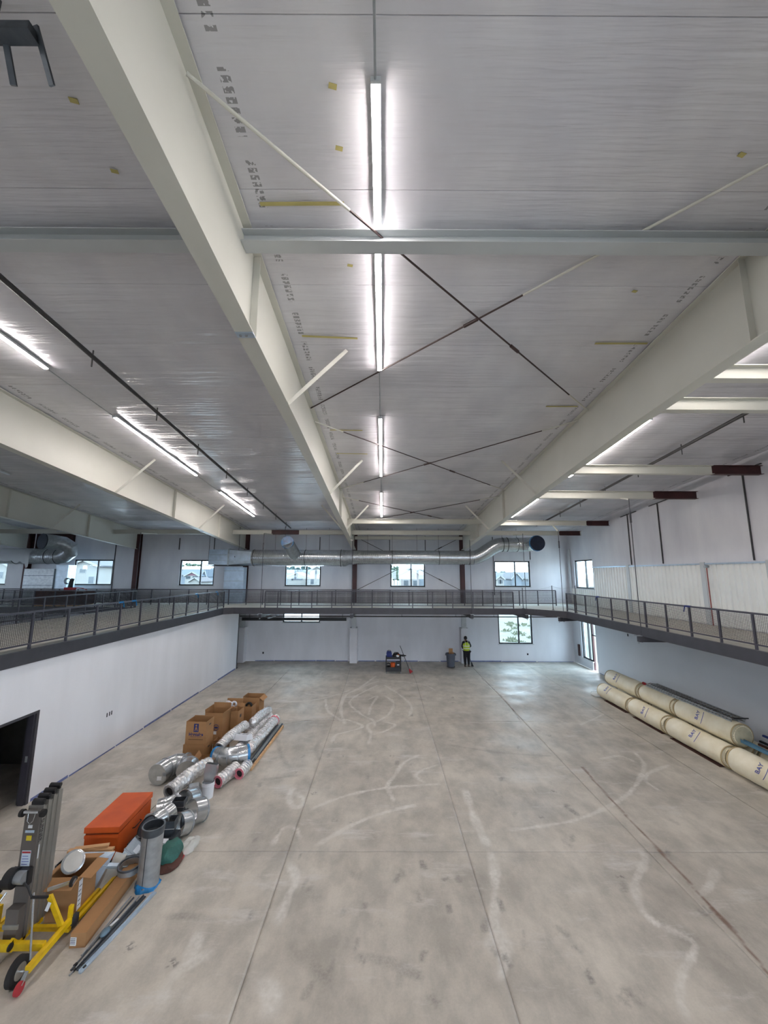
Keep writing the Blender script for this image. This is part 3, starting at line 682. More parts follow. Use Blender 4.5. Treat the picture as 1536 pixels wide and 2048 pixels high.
for y, z, pr, l in ((7.35, zc(7.35)-.42, None, 'nearest cream beam right of the right rafter, at the first right-hand light'), (8.55, zc(8.55)-.45, None, 'second cream beam right of the right rafter'),
                    (12.85, zc(12.85)-.46, (11.0, 12.65), 'third cream beam right of the right rafter with dark red end'), (15.65, zc(15.65)-.52, (10.9, 12.65), 'fourth cream beam right of the right rafter with dark red end, carrying a hanger rod'), (22.0, 8.68, (11.4, 12.65), 'fifth cream beam right of the right rafter with dark red end, before the eave beam')):
    cross_beam(5.41, 12.65, y, z, .30 if y < 20 else .27, .2, l, STEELW, pr)
cross_beam(-1.9, 5.35, 26.6, 8.2, .22, .16, 'cream steel girt above the round duct in the cross-braced bay', STEELW)

# ------------------------------------------------------------------ rod bracing
def rod(pa, pb, label, wrap=None, tb=.62):
    r = thing('brace_rod', label, 'brace rod', tuple(pa), 'roof cross-bracing rods'); a, b = Vector(pa), Vector(pb)
    if wrap:
        s0, s1 = wrap; m0, m1 = a.lerp(b, s0), a.lerp(b, s1)
        if s0 > 0: MB().cyl(a, m0, .020, 8).build('sleeve', STEELW, r)
        MB().cyl(m0, m1, .016, 8).build('rod', PRIMERD, r)
        if s1 < 1: MB().cyl(m1, b, .020, 8).build('sleeve', STEELW, r)
    else: MB().cyl(a, b, .016, 8).build('rod', PRIMERD, r)
    d = (b-a).normalized(); c = a.lerp(b, tb); MB().cyl(c-d*.14, c+d*.14, .032, 8).build('turnbuckle', PRIMERD, r)
def rp_(x, y, o=.07): return Vector((x, y, zc(y)-o))
for k, (y0, y1) in enumerate(((3.1, 9.8), (10.35, 17.0), (17.9, 24.3))):
    nm = ('nearest', 'middle', 'farthest')[k]
    rod(rp_(-1.9, y0, .16), rp_(5.35, y1, .10), 'dark roof brace rod running left-near to right-far, %s pair' % nm, (.20 if k == 0 else .1, .88))
    rod(rp_(5.35, y0, .10), rp_(-1.9, y1, .06), 'dark roof brace rod running right-near to left-far, %s pair' % nm, (.42 if k == 0 else .1, 1.0 if k == 0 else .85), .52)
rod((-1.8, 26.75, 8.15), (5.25, 26.75, 4.6), 'dark wall brace rod falling left to right across the back wall', None, .8)
rod((-1.8, 26.72, 4.6), (5.25, 26.72, 8.15), 'dark wall brace rod rising left to right across the back wall', None, .8)

# ------------------------------------------------------------------ hanger rods for the walkways
def hanger(x, y, z1, label, arm=None):
    h = thing('hanger_rod', label, 'hanger rod', (x, y, DECK-.56), 'hanger rods of the walkways')
    MB().cyl((x, y, DECK-.56), (x, y, z1), .016, 8).build('rod', CHAR, h)
    zt = z1-.75; q = MB(); q.bar((x-.028, y, zt-.17), (x-.028, y, zt+.17), .014); q.bar((x+.028, y, zt-.17), (x+.028, y, zt+.17), .014); q.box((x, y, zt-.17), (.07, .03, .03)); q.box((x, y, zt+.17), (.07, .03, .03)); q.build('turnbuckle', CHAR, h)
    if arm: MB().bar((x, y, z1-.02), arm, .06, .06).build('bracket', STEELW, h)
hanger(9.55, 15.1, 8.62, 'dark hanger rod in front of ribbed panels on the right walkway', (9.55, 15.65, 8.75))
hanger(9.5, 21.35, 8.05, 'dark hanger rod at the angled right corner of the walkway', (9.5, 22.0, 8.42))
hanger(8.05, 22.72, 8.02, 'dark hanger rod passing the rightmost upper window', (8.05, 24.4, 8.1))
hanger(4.98, 22.72, 7.66, 'dark hanger rod below the right rafter', (5.35, 22.72, 7.68))
hanger(-1.75, 22.72, 7.62, 'dark hanger rod below the central rafter', (-1.9, 22.72, 7.65))
hanger(-6.85, 22.72, 8.0, 'dark hanger rod left of the blue capped duct branch', (-6.85, 24.4, 8.1))
hanger(-13.95, 22.75, 8.0, 'dark hanger rod at the left column beside the crate window', (-13.95, 24.4, 8.1))

# ------------------------------------------------------------------ strip lights
def strip(x, y0, y1, label, lit=True, grp='lit strip lights'):
    t = thing('strip_light', label, 'ceiling light', (x, (y0+y1)/2, zc((y0+y1)/2)-.2), grp)
    a = Vector((x, y0, zc(y0)-.052)); b = Vector((x, y1, zc(y1)-.052))
    MB().bar(a, b, .098, .045, upv=(0, 1/12, 1)).build('housing', STEELG, t)
    dz = Vector((0, 0, -.0315)); MB().bar(a+dz+Vector((0, .03, 0)), b+dz-Vector((0, .03, 0)), .078, .018, upv=(0, 1/12, 1)).build('lens', LENS if lit else LENSOFF, t)
    for p in (a, b): MB().box(p+Vector((0, 0, -.012)), (.102, .02, .066)).build('end_cap', STEELG, t)
    for s in (.06, .94):
        p = a.lerp(b, s); MB().cyl(p+Vector((0, 0, .02)), (p.x, p.y, zc(p.y)+.01), .006, 6).build('hanger_wire', GALVD, t)
    return t
ROWS = [(-7.36, 'left'), (-.09, 'centre'), (7.32, 'right')]
for x, nm in ROWS:
    for k, (a, b) in enumerate(((-3.95, .95), (3.2, 8.07), (10.3, 15.2), (17.45, 22.3))):
        strip(x, a, b, 'lit LED strip light in the %s row, %s' % (nm, ('behind the viewer', 'nearest in view', 'second from the viewer', 'farthest from the viewer')[k]))
strip(-22.4, 17.5, 22.3, 'unlit strip light above the round duct elbow at far left', False, 'unlit strip lights')
strip(-14.7, 10.3, 15.2, 'unlit strip light in the dark left bay', False, 'unlit strip lights')
# conduits along the roof slope
def conduit(x, y0, y1, r, off, label, mat, clips=0):
    t = thing('ceiling_conduit', label, 'conduit', (x, y1, zc(y1)-off)); MB().cyl((x, y0, zc(y0)-off), (x, y1, zc(y1)-off), r, 8).build('pipe', mat, t)
    for k in range(clips):
        y = y0+(y1-y0)*(k+.5)/clips; MB().bb(x-.01, x+.01, y-.01, y+.01, zc(y)-off-.22, zc(y)-.02).build('hanger_strap', mat, t)
DK = pm('dark_conduit', '#3c3b3d', .5)
conduit(-5.95, FRONT+.1, 25.3, .045, .16, 'long dark sprinkler pipe running down the roof left of the central rafter', DK, 14)
conduit(9.5, 8.8, 24.3, .05, .14, 'long dark sprinkler pipe running down the roof near the right wall', DK, 7)
for x, nm in ROWS[:2]:
    conduit(x-.005, FRONT+.1, 22.4, .012, .07, 'thin grey conduit above the %s row of lights' % nm, GALVD)
# channel bracket at top left
b = thing('channel_bracket', 'grey steel channel bracket with two hooked blades under the ceiling, top left corner', 'bracket', (-3.1, 2.7, 10.1))
MB().bb(-3.75, -3.0, 2.66, 2.78, 10.22, 10.3).build('channel', GALVK, b); MB().bar((-3.0, 2.72, 10.34), (-2.96, 2.9, 9.98), .05, .02).build('blade', GALVK, b); MB().bar((-3.28, 2.72, 10.34), (-3.3, 2.9, 9.98), .05, .02).build('blade', GALVK, b)
MB().cyl((-3.35, 2.72, 10.3), (-3.35, 2.72, zc(2.72)-.01), .015, 6).build('hanger', GALVK, b)
# dark vertical straps on the walls
def strap(p, q, label, cap=None):
    t = thing('wall_strap', label, 'strap', (min(p[0], q[0]), p[1], min(p[2], q[2])), 'dark straps holding the wall insulation'); MB().bar(p, q, .05, .03).build('strap', DK, t)
    if cap: MB().bar(*cap, .05, .03).build('cap_bar', DK, t)
for y, z, l in ((13.56, 9.3, 'nearest the viewer'), (18.0, 8.98, 'second from the viewer'), (20.3, 8.82, 'beside the hanger rod')):
    strap((XR-.03, y, 6.2), (XR-.03, y, z), 'thin dark vertical strap on upper right wall, '+l, ((XR-.05, y-.75, zc(y-.75)-.38), (XR-.05, y+.55, zc(y+.55)-.38)))
for x, z0, z1, l in ((.45, 7.15, 8.3, 'left of centre in the braced bay'), (2.9, 7.15, 8.3, 'right of centre in the braced bay'), (7.55, 4.3, 8.25, 'left edge of the rightmost window'), (10.1, 6.7, 8.0, 'below the blue duct cap'), (-4.35, 7.2, 8.2, 'right of the blue capped branch'), (-11.6, 7.2, 8.1, 'left of the square duct box'), (-14.0, 7.3, 8.1, 'over the blue roofed house window'), (-18.35, 4.0, 8.0, 'right edge of the crate window')):
    strap((x, BACK-.03, z0), (x, BACK-.03, z1), 'thin dark vertical strap on the upper back wall, '+l)
tag(MB().bb(XR-.14, XR-.02, 26.9, 27.1, 4.6, 7.4).build('downpipe', STEELG, base=(XR-.1, 27, 4.6)), 'grey steel upright in the right back corner', 'upright')
t = thing('red_standpipe', 'thin red pipe with round valve on the right wall panels', 'pipe', (XR-.16, 15.45, DECK)); MB().cyl((XR-.16, 15.45, DECK), (XR-.16, 15.45, 6.02), .02, 8).build('pipe', pm('dull_red_pipe', '#8a4640', .6), t); MB().cyl((XR-.24, 15.45, 6.02), (XR-.1, 15.45, 6.02), .055, 12).build('valve', GALVD, t)

# ------------------------------------------------------------------ railings
def railing(p0, p1, posts, label, h=.94, mesh=True, z0=DECK):
    p0, p1 = Vector((*p0, z0)), Vector((*p1, z0)); d = p1-p0; L = d.length; d.normalize()
    r = thing('guard_railing', label, 'railing', tuple((p0+p1)/2), 'charcoal mesh guard railings'); Z = Vector((0, 0, 1))
    MB().bar(p0+Z*(h-.025), p1+Z*(h-.025), .05, .05).build('top_rail', CHARR, r); MB().bar(p0+Z*.13, p1+Z*.13, .04, .04).build('bottom_rail', CHARR, r)
    pm_ = MB().bar(Vector((0, 0, 0)), Vector((0, 0, h-.05)), .05, .05, upv=(1, 0, 0)); me = pm_.mesh('post', CHARR)
    base = Vector(r['_org'])
    for s in posts:
        o = bpy.data.objects.new('post', me); col.objects.link(o); o.parent = r; o.location = p0+d*s-base
        o.rotation_euler = (0, 0, math.atan2(d.y, d.x))
    if mesh:
        w = MB(); n = int(L/.05); t = .009
        s3 = d.cross(Z)
        for k in range(1, n):
            a = p0+d*(L*k/n); w.add([a+d*t/2+Z*.15, a-d*t/2+Z*.15, a-d*t/2+Z*(h-.05), a+d*t/2+Z*(h-.05), a+s3*t/2+Z*.15, a-s3*t/2+Z*.15, a-s3*t/2+Z*(h-.05), a+s3*t/2+Z*(h-.05)], [(0,1,2,3),(4,5,6,7)])
        m = int((h-.2)/.036)
        for k in range(1, m):
            a = p0+Z*(.15+(h-.2)*k/m); b = p1+Z*(.15+(h-.2)*k/m); w.add([a+Z*t/2, a-Z*t/2, b-Z*t/2, b+Z*t/2, a+s3*t/2, a-s3*t/2, b-s3*t/2, b+s3*t/2], [(0,1,2,3),(4,5,6,7)])
        g = w.build('wire_mesh', WIRE, r); g['kind'] = 'stuff'
    return r
LP = [.02]+[y-.5 for y in [.5+1.152*k for k in range(1, 20)] if y < 22.6]+[22.53]
lp_y = [1.2+1.152*k for k in range(0, 8)]+[10.41, 11.57, 12.7, 13.83, 14.98, 16.16, 17.31, 18.46, 19.62, 20.76, 21.91, 22.75]
RL_left = railing((WLX-.05, .5), (WLX-.05, 22.8), [y-.5 for y in lp_y if y <= 22.8], 'charcoal mesh railing along the near left mezzanine edge')
ry = [21.2, 20.35, 19.28, 18.19, 17.1, 16.0, 14.91, 13.83, 12.76, 11.67, 10.6]+[10.6-1.08*k for k in range(1, 9)]
railing((RDX+.05, 21.25), (RDX+.05, .6), [21.25-y for y in ry if y > .6]+[.02], 'charcoal mesh railing along the right walkway')
fx = [-6.64, -5.93, -5.17, -4.01, -2.88, -1.75, -.61, .55, 1.68, 2.81, 3.94, 5.08, 6.24, 7.37]
railing((-6.64, FDY-.0), (7.37, FDY-.0), [x+6.64 for x in fx], 'charcoal mesh railing along the front edge of the back walkway')
rx = [-30.2+1.14*k for k in range(18)]+[-9.49, -8.4, -7.4, -6.3, -5.16, -4.05, -2.91, -1.78, -.65, .44, 1.61, 2.75, 3.89, 5.03, 6.14, 7.28, 8.42, 9.56, 10.67]
railing((-30.3, 24.9), (10.69, 24.9), [x+30.3 for x in rx], 'charcoal mesh railing in front of the back wall windows')
railing((RVX+.05, .5), (RVX+.05, 22.7), [.02]+[1.15*k for k in range(1, 20)], 'charcoal mesh railing along the second opening on the left mezzanine')
railing((RVX, FDY-.02), (-30.2, FDY-.02), [.02]+[1.15*k for k in range(1, 15)], 'charcoal mesh railing along the far side of the second opening')
# loose stanchions with a safety wire across the gap at the right corner
st = []
for x, y, h, l in ((7.9, 22.8, 1.15, 'left of the gap'), (9.2, 21.9, 1.3, 'in the gap at the corner'), (9.72, 20.35, 1.35, 'at the end of the right walkway')):
    t = thing('stanchion', 'thin dark temporary stanchion '+l, 'stanchion', (x, y, DECK), 'temporary stanchions'); MB().cyl((x, y, DECK), (x, y, DECK+h), .022, 8).build('pole', CHAR, t); MB().cyl((x, y, DECK), (x, y, DECK+.02), .07, 10).build('foot', CHAR, t); st.append((x, y, DECK+h))
for k, dz in enumerate((-.03, -.62)):
    pts = [Vector(p)+Vector((0, 0, dz)) for p in st]; P = []
    for a, b_ in zip(pts[:-1], pts[1:]):
        for i in range(8): P.append(a.lerp(b_, i/8)+Vector((0, 0, -.12*math.sin(math.pi*i/8))))
    P.append(pts[-1]); tag(MB().tube(P, .005, 5).build('safety_wire', GALVD, base=P[0]), '%s sagging safety wire across the open walkway corner' % ('upper', 'lower')[k], 'wire', 'safety wires at the walkway corner')
# blue tape ties on the top rails
for k, (x, y, l) in enumerate(((WLX-.05, 13.8, 'nearest the viewer on the left railing'), (WLX-.05, 14.5, 'second on the left railing'), (WLX-.05, 19.3, 'third on the left railing'), (WLX-.05, 21.6, 'farthest on the left railing'), (RDX+.05, 18.1, 'far one on the right railing'), (RDX+.05, 12.8, 'near one on the right railing'))):
    t = thing('tape_tie', 'blue tape tie knotted on the top rail, '+l, 'tape', (x, y, DECK+.7), 'blue tape ties on the railings')
    MB().bar((x, y-.12, DECK+.918), (x, y+.12, DECK+.918), .056, .056).build('wrap', BLUEP if x < 0 else BLUEINK, t); MB().bar((x+(.04 if x < 0 else -.04), y+.1, DECK+.9), (x+(.05 if x < 0 else -.05), y+.13, DECK+.74), .03, .008).build('tail', BLUEP if x < 0 else BLUEINK, t)
# beam and conduits below the back walkway
t = thing('black_beam', 'long black steel beam below the back walkway across the bright low window', 'beam', (-5.7, 26.4, 2.6)); MB().bb(-9.1, -2.35, 26.33, 26.36, 2.72, 2.88).bb(-9.1, -2.35, 26.28, 26.42, 2.70, 2.725).bb(-9.1, -2.35, 26.28, 26.42, 2.875, 2.9).build('beam', BLACK, t)
for x in (-8.6, -5.6, -2.6): MB().cyl((x, 26.35, 2.9), (x, 26.35, 3.5), .015, 6).build('hanger', BLACK, t)
t = thing('black_pipe', 'thin black sprinkler pipe along the back wall below the walkway', 'pipe', (1.5, 25.6, 3.1)); MB().cyl((-9.0, 25.6, 3.05), (12.0, 25.6, 3.05), .03, 8).build('pipe', BLACK, t)
for x in (-7.5, -4.0, 1.2, 4.6, 7.0, 11): MB().cyl((x, 25.6, 3.05), (x, 25.6, 3.5), .012, 6).build('hanger', BLACK, t)
for k, (x, y, l) in enumerate(((-7.4, 24.6, 'upper'), (-7.0, 25.4, 'lower'))):
    bt_ = thing('batten_light', '%s slim white batten light below the back walkway, left end' % l, 'light', (x, y, 3.2-.28*k), 'batten lights below the walkway')
    MB().bar((x, y-.5, 3.28-.28*k), (x+.35, y+.5, 3.36-.28*k), .1, .05).build('lens', LENSOFF, bt_)
    for q in (.25, .75): MB().cyl((x+.35*q, y-.5+q, 3.30-.28*k), (x+.35*q, y-.5+q, 3.51), .006, 6).build('hanger', BLACK, bt_)
# ------------------------------------------------------------------ ductwork at the back
def arc(c, r, a0, a1, n, u, v):
    c, u, v = Vector(c), Vector(u), Vector(v); return [c+u*(r*math.cos(a0+(a1-a0)*i/n))+v*(r*math.sin(a0+(a1-a0)*i/n)) for i in range(n+1)]
def spiral(mb, a, b, r, pitch=.12, n=28, rib=.006):
    """spiral-seam duct drawn as closely spaced ribs"""
    a, b = Vector(a), Vector(b); L = (b-a).length; k = max(2, int(L/pitch)); P = []; R = []
    for i in range(k):
        for s, q in ((0, 0), (.80, 0), (.86, rib), (.97, rib)): P.append(a.lerp(b, (i+s)/k)); R.append(r+q)
    P.append(b); R.append(r); mb.tube(P, R, n); return mb
DY = 25.75
def duct_y(y, z): return z
t = thing('main_round_duct', 'long galvanized round duct hung across the back wall above the windows', 'duct', (0, DY, 6.1))
zA, zB = 6.70, 6.75
spiral(MB(), (-8.4, DY, zA), (-2.45, DY, zA), .52).build('large_run', GALV, t, 40)
MB().tube([(-2.6, DY, zA), (-2.5, DY, zA), (-2.2, DY, zB), (-1.95, DY, zB)], [.54, .54, .46, .46], 28).build('reducer', GALVD, t, 40)
spiral(MB(), (-1.98, DY, zB), (5.8, DY, zB), .45).build('small_run', GALV, t, 40)
P = [Vector((5.8, DY, zB))]+[Vector((5.8+1.9*s, DY, zB+.86*(3*s*s-2*s**3))) for s in [i/8 for i in range(1, 9)]]
MB().tube(P, .45, 24).build('offset_bend', GALV, t, 22)
MB().cyl((7.7, DY, 7.61), (8.6, DY, 7.61), .45, 24).build('short_run', GALV, t, 40)
P = arc((8.6, DY-.95, 7.61), .95, math.pi/2, 0, 5, (1, 0, 0), (0, 1, 0)); P += [P[-1]+Vector((0, -.35, 0))]
MB().tube(P, .45, 24, caps=False).build('end_elbow', GALV, t, 22)
MB().cyl((9.55, DY-1.28, 7.61), (9.55, DY-1.34, 7.61), .46, 24).build('dark_blue_end_cap', BLUED, t, 40); MB().torus((9.55, DY-1.22, 7.61), .46, .03, 'y').build('blue_wrap_band', BLUEP, t, 60)
for x, r, z in ((-8.3, .53, zA), (-5.0, .53, zA), (-2.7, .55, zA), (.6, .46, zB), (3.6, .46, zB), (5.55, .46, zB), (7.75, .46, 7.61), (8.05, .46, 7.61), (8.7, .46, 7.61)):
    MB().torus((x, DY, z), r, .016, 'x', 28, 6).build('hoop', BLACK, t, 60)
for x, z in ((-7, zA+.5), (-5, zA+.52), (-3.5, zA+.5), (-1.0, zB+.44), (.6, zB+.45), (2.2, zB+.44), (3.6, zB+.45), (7.75, 8.05), (8.7, 8.05)):
    MB().cyl((x, DY, z), (x, DY, zc(DY)-.05), .008, 6).build('hanger_wire', BLACK, t)
# square box, transition and riser at the left end
MAIN = t
b = thing('duct_box', 'square pale metal duct box with tapered transition at the left end of the round duct', 'duct', (-10.2, DY, 6.2))
MB().bb(-11.05, -9.75, DY-.5, DY+.5, 6.24, 7.2).build('box', GALVW, b)
for z in (6.5, 6.85): MB().bb(-11.06, -9.9, DY-.51, DY-.495, z, z+.02).build('seam', GALVD, b)
MB().bb(-9.85, -9.75, DY-.53, DY+.53, 6.2, 7.24).build('flange', GALVD, b)
n = 24; sqr = []; cir = []
for k in range(n):
    a = 2*math.pi*k/n; c_, s_ = math.cos(a), math.sin(a); m_ = max(abs(c_), abs(s_)); sqr.append((-9.75, DY+.5*c_/m_, 6.72+.48*s_/m_)); cir.append((-8.4, DY+.51*c_, zA+.51*s_))
MB().loft([sqr, cir]).build('transition', GALVW, b, 30)
MB().bb(-9.4, -9.37, DY-.56, DY-.53, 6.7, 6.78).build('damper_tag', INK, b)
MB().bb(-11.3, -9.0, DY-.5, DY+.5, 6.17, 6.22).build('support_angle', BLACK, b)
for x in (-11.1, -9.2): MB().cyl((x, DY-.4, 6.2), (x, DY-.4, zc(DY)-.05), .012, 6).build('hanger_wire', BLACK, b)
r = thing('duct_riser', 'pale metal square duct riser below the square duct box', 'duct', (-9.8, 26.2, DECK)); MB().bb(-10.25, -9.0, 25.9, 26.5, DECK, 6.1).build('riser', GALVW, r)
for z in (4.5, 5.2, 5.85): MB().bb(-10.27, -8.98, 25.88, 25.9, z, z+.03).build('seam', GALVD, r)
# capped branch
q = MB().tube([(-5.6, DY-.1, 6.75), (-5.66, DY-.45, 6.98), (-5.8, DY-.8, 7.3), (-5.93, DY-1.15, 7.62)], .37, 20).build('capped_branch', GALVD, MAIN, 25); q['label'] = 'short branch capped with bright blue film'
c = Vector((-5.93, DY-1.15, 7.62)); d2_ = Vector((-.1, -.9, .12)).normalized()
MB().cyl(c, c+d2_*.09, .40, 20).build('blue_film_cap', BLUEP, q, 40); MB().cyl(c+d2_*.1+Vector((-.12, 0, .3)), (-6.1, DY-1.2, zc(DY)-.1), .012, 6).build('hanger_wire', BLACK, q)
# second duct at far left
t = thing('left_round_duct', 'galvanized round duct with upturned blue capped elbow at far left', 'duct', (-23, 25.4, 6.3)); LY = 25.3
spiral(MB(), (-29.5, LY, 6.72), (-20.6, LY, 6.72), .46).build('run', GALVD, t, 40)
P = [Vector((-20.6, LY, 6.72)), Vector((-20.2, LY-.02, 6.76)), Vector((-19.85, LY-.1, 6.98)), Vector((-19.8, LY-.2, 7.28)), Vector((-20.05, LY-.45, 7.50)), Vector((-20.35, LY-.8, 7.56)), Vector((-20.55, LY-1.35, 7.58))]
MB().tube(P, .45, 22).build('elbow', GALVD, t, 22); d = (P[-1]-P[-2]).normalized(); MB().cyl(P[-1], P[-1]+d*.06, .47, 22).build('dark_blue_end_cap', BLUED, t, 40)
for x in (-21.2, -20.6, -23.2): MB().torus((x, LY, 6.72), .47, .016, 'x', 24, 6).build('hoop', BLACK, t, 60)
# milky sheet draped over it
vs = []; fs = []; nx, ny = 18, 10
for j in range(ny+1):
    for i in range(nx+1):
        u, v = i/nx, j/ny; x = -24.1+2.1*u; a = -.5+v*2.9
        yy = LY-.5*math.sin(min(a, 1.57))*1.0; zz = 6.72+.5*math.cos(min(a, 1.57))-max(0, a-1.57)*(.35+.5*abs(noise.noise(Vector((u*4, 0, 2))))+(.45 if u > .93 or u < .04 else 0))
        vs.append((x+.02*noise.noise(Vector((u*9, v*9, 0))), yy-.02+.04*noise.noise(Vector((u*7, v*5, 3))), zz+.01))
for j in range(ny):
    for i in range(nx): a = j*(nx+1)+i; fs.append((a, a+1, a+nx+2, a+nx+1))
mbs = MB().add(vs, fs); o = mbs.build('plastic_sheet', HAZEP, None, 60, base=(-23, LY, 6.2)); tag(o, 'milky plastic sheet draped over the far left round duct', 'sheet')
t = thing('duct_plenum', 'tall grey sheet metal plenum standing behind the left railing', 'duct', (-21.9, 26, DECK)); MB().bb(-22.9, -21.0, 25.6, 26.5, DECK, 5.95).build('plenum', GALVD, t); MB().bb(-20.98, -20.2, 25.7, 26.4, DECK, 6.2).build('side_duct', GALVW, t)
for z in (4.9, 5.5): MB().bb(-22.92, -20.98, 25.58, 25.6, z, z+.03).build('seam', GALVK, t)
tag(MB().bb(-23.75, -21.2, 27.12, 27.28, 7.15, 8.35).build('primed_panel', PRIMER, base=(-22.9, 27, 7.15)), 'dark red primed steel panel high on the back wall at far left', 'panel')
# crate, hose reel on the left mezzanine
t = thing('timber_crate', 'low dark brown crate behind the left railing', 'crate', (-18.7, 23.8, DECK))
for k in range(3): MB().bb(-20.1, -17.3, 23.35, 23.37, DECK+.1+.26*k, DECK+.33+.26*k).build('plank', BROWNT, t)
MB().bb(-20.1, -17.3, 23.37, 24.3, DECK+.1, DECK+.85).build('body', BROWNT, t); MB().bb(-20.1, -17.3, 23.4, 24.25, DECK, DECK+.1).build('skid', WOOD, t)
t = thing('hose_stand', 'black post with coiled hose and red base standing on the crate', 'stand', (-18.4, 23.8, DECK+.85)); MB().bb(-18.7, -18.2, 23.65, 23.95, DECK+.85, DECK+1.05).build('red_base', REDINK, t); MB().tube([(-18.45, 23.8, DECK+1.05), (-18.42, 23.8, DECK+1.4), (-18.35, 23.8, DECK+1.55)], [.13, .11, .09], 10).build('post', BLACK, t, 40)
for k in range(4): MB().torus((-18.6+.03*k, 23.7, DECK+1.42), .18-.012*k, .012, 'y', 18, 6).build('hose_loop', RUBBER, t, 60)
MB().tube([(-18.2, 23.7, DECK+.9), (-17.9, 23.6, DECK+1.05), (-17.6, 23.7, DECK+1.0), (-17.4, 23.8, DECK+.88)], .02, 6).build('hose', REDINK, t, 60)
# ------------------------------------------------------------------ cardboard boxes
def carton(name, label, cat, x0, x1, y0, y1, z0, h, rot=0, flaps=(), open_=True, mat=CARD, inside=CARDD, grp=None):
    """open carton; flaps: (side, length, angle from upright, outward) sides n,s,e,w"""
    cx, cy = (x0+x1)/2, (y0+y1)/2; T = RZ(cx, cy, z0, rot); w, d = x1-x0, y1-y0; t = .008
    b = thing(name, label, cat, (cx, cy, z0), grp)
    if open_:
        MB(T).bb(-w/2, w/2, -d/2, -d/2+t, 0, h).bb(-w/2, w/2, d/2-t, d/2, 0, h).bb(-w/2, -w/2+t, -d/2+t, d/2-t, 0, h).bb(w/2-t, w/2, -d/2+t, d/2-t, 0, h).bb(-w/2, w/2, -d/2, d/2, 0, t).build('body', mat, b)
        for side, ln, ang in flaps:
            a = math.radians(ang); o, u = math.sin(a)*ln, math.cos(a)*ln
            if side == 's': q = [(-w/2, -d/2, h), (w/2, -d/2, h), (w/2, -d/2-o, h+u), (-w/2, -d/2-o, h+u)]; n = Vector((0, u, o))
            if side == 'n': q = [(w/2, d/2, h), (-w/2, d/2, h), (-w/2, d/2+o, h+u), (w/2, d/2+o, h+u)]; n = Vector((0, -u, o))
            if side == 'e': q = [(w/2, -d/2, h), (w/2, d/2, h), (w/2+o, d/2, h+u), (w/2+o, -d/2, h+u)]; n = Vector((-u, 0, o))
            if side == 'w': q = [(-w/2, d/2, h), (-w/2, -d/2, h), (-w/2-o, -d/2, h+u), (-w/2-o, d/2, h+u)]; n = Vector((u, 0, o))
            n = n.normalized()*.006; qq = [Vector(v) for v in q]; MB(T).add(qq+[v+n for v in qq], [(3,2,1,0),(4,5,6,7),(0,1,5,4),(1,2,6,5),(2,3,7,6),(3,0,4,7)]).build('flap', mat, b)
    else:
        MB(T).bb(-w/2, w/2, -d/2, d/2, 0, h).build('body', mat, b); MB(T).bb(-w/2-.001, w/2+.001, -.03, .03, h, h+.0015).build('tape', pm('packing_tape', '#b79368', .35), b)
    b['_T'] = [list(r) for r in T]; return b, T

# ------------------------------------------------------------------ material lift
L = thing('material_lift', 'yellow and grey crank material lift with tall aluminium mast at lower left', 'lift', (-5.55, 7.15, 0))
MX0, MX1 = -5.70, -5.47                                    # mast width
lean = Matrix.Translation((-5.58, 7.2, .2)) @ Matrix.Rotation(math.radians(-1.0), 4, 'X') @ Matrix.Translation((5.58, -7.2, -.2))
MB(lean).bb(MX0, MX1, 6.98, 7.03, .16, 1.93).build('front_face', LIFTG, L)
for k in range(4):
    y = 7.03+.105*k; q = MB(lean)
    q.bb(MX0-.005+.006*k, MX1+.005-.004*k, y, y+.035, .20, 1.98+.03*k); q.bb(MX0+.02, MX1-.02, y+.035, y+.105, .20, 1.95+.03*k); q.build('mast_section', ALU, L)
    MB(lean).bb(MX0+.02, MX1-.02, y+.02, y+.05, 1.98+.03*k, 2.03+.03*k).build('top_cap', BLACK, L)
    MB(lean).cyl((MX0+.03, y+.05, 2.03+.03*k), (MX1-.03, y+.05, 2.03+.03*k), .035, 10).build('pulley', BLACK, L, 40)
for x in (MX0-.05, MX1+.05): MB(lean).cyl((x-.025, 6.98, 1.9), (x+.025, 6.98, 1.9), .055, 14).build('transport_wheel', RUBBER, L, 40)
MB(lean).bar((MX0, 6.95, 1.93), (MX1, 6.95, 1.93), .03, .03).build('axle_bar', GALV, L)
MB(lean).tube([(MX0+.06, 6.965, 1.9), (MX0+.07, 6.95, 1.8), (MX0+.115, 6.945, 1.76), (MX0+.16, 6.95, 1.8), (MX0+.17, 6.965, 1.9)], .008, 6).build('shackle', GALV, L, 60)
def stk(x0, x1, z0, z1, m, nm='sticker', yy=6.975): return MB(lean).bb(x0, x1, yy, 6.98, z0, z1).build(nm, m, L)
stk(-5.625, -5.56, 1.685, 1.73, STICK); s2 = stk(-5.66, -5.52, 1.62, 1.655, pm('pale_blue_sticker', '#a9bccd', .6)); stk(-5.63, -5.55, 1.51, 1.58, pm('yellow_sticker', '#d9c42a', .6))
big = stk(-5.665, -5.525, 1.03, 1.37, pm('pale_instruction_label', '#c5d2df', .6)); MB(lean).bb(-5.66, -5.53, 6.973, 6.975, 1.335, 1.36).build('red_band', REDINK, big)
for k in range(7): MB(lean).bb(-5.65, -5.56+.01*(k % 3), 6.973, 6.975, 1.29-.037*k, 1.298-.037*k).build('text_line', VIOLINK, big)
text_mesh('SUMNER', .085, lean @ frame((MX1+.0065, 7.048, 1.62), (0, 0, -1), (0, 1, 0)) , 'lettering', INK, L)
MB(lean).bb(MX1+.005, MX1+.0065, 7.035, 7.06, 1.22, 1.42).build('white_strip_label', STICK, L)
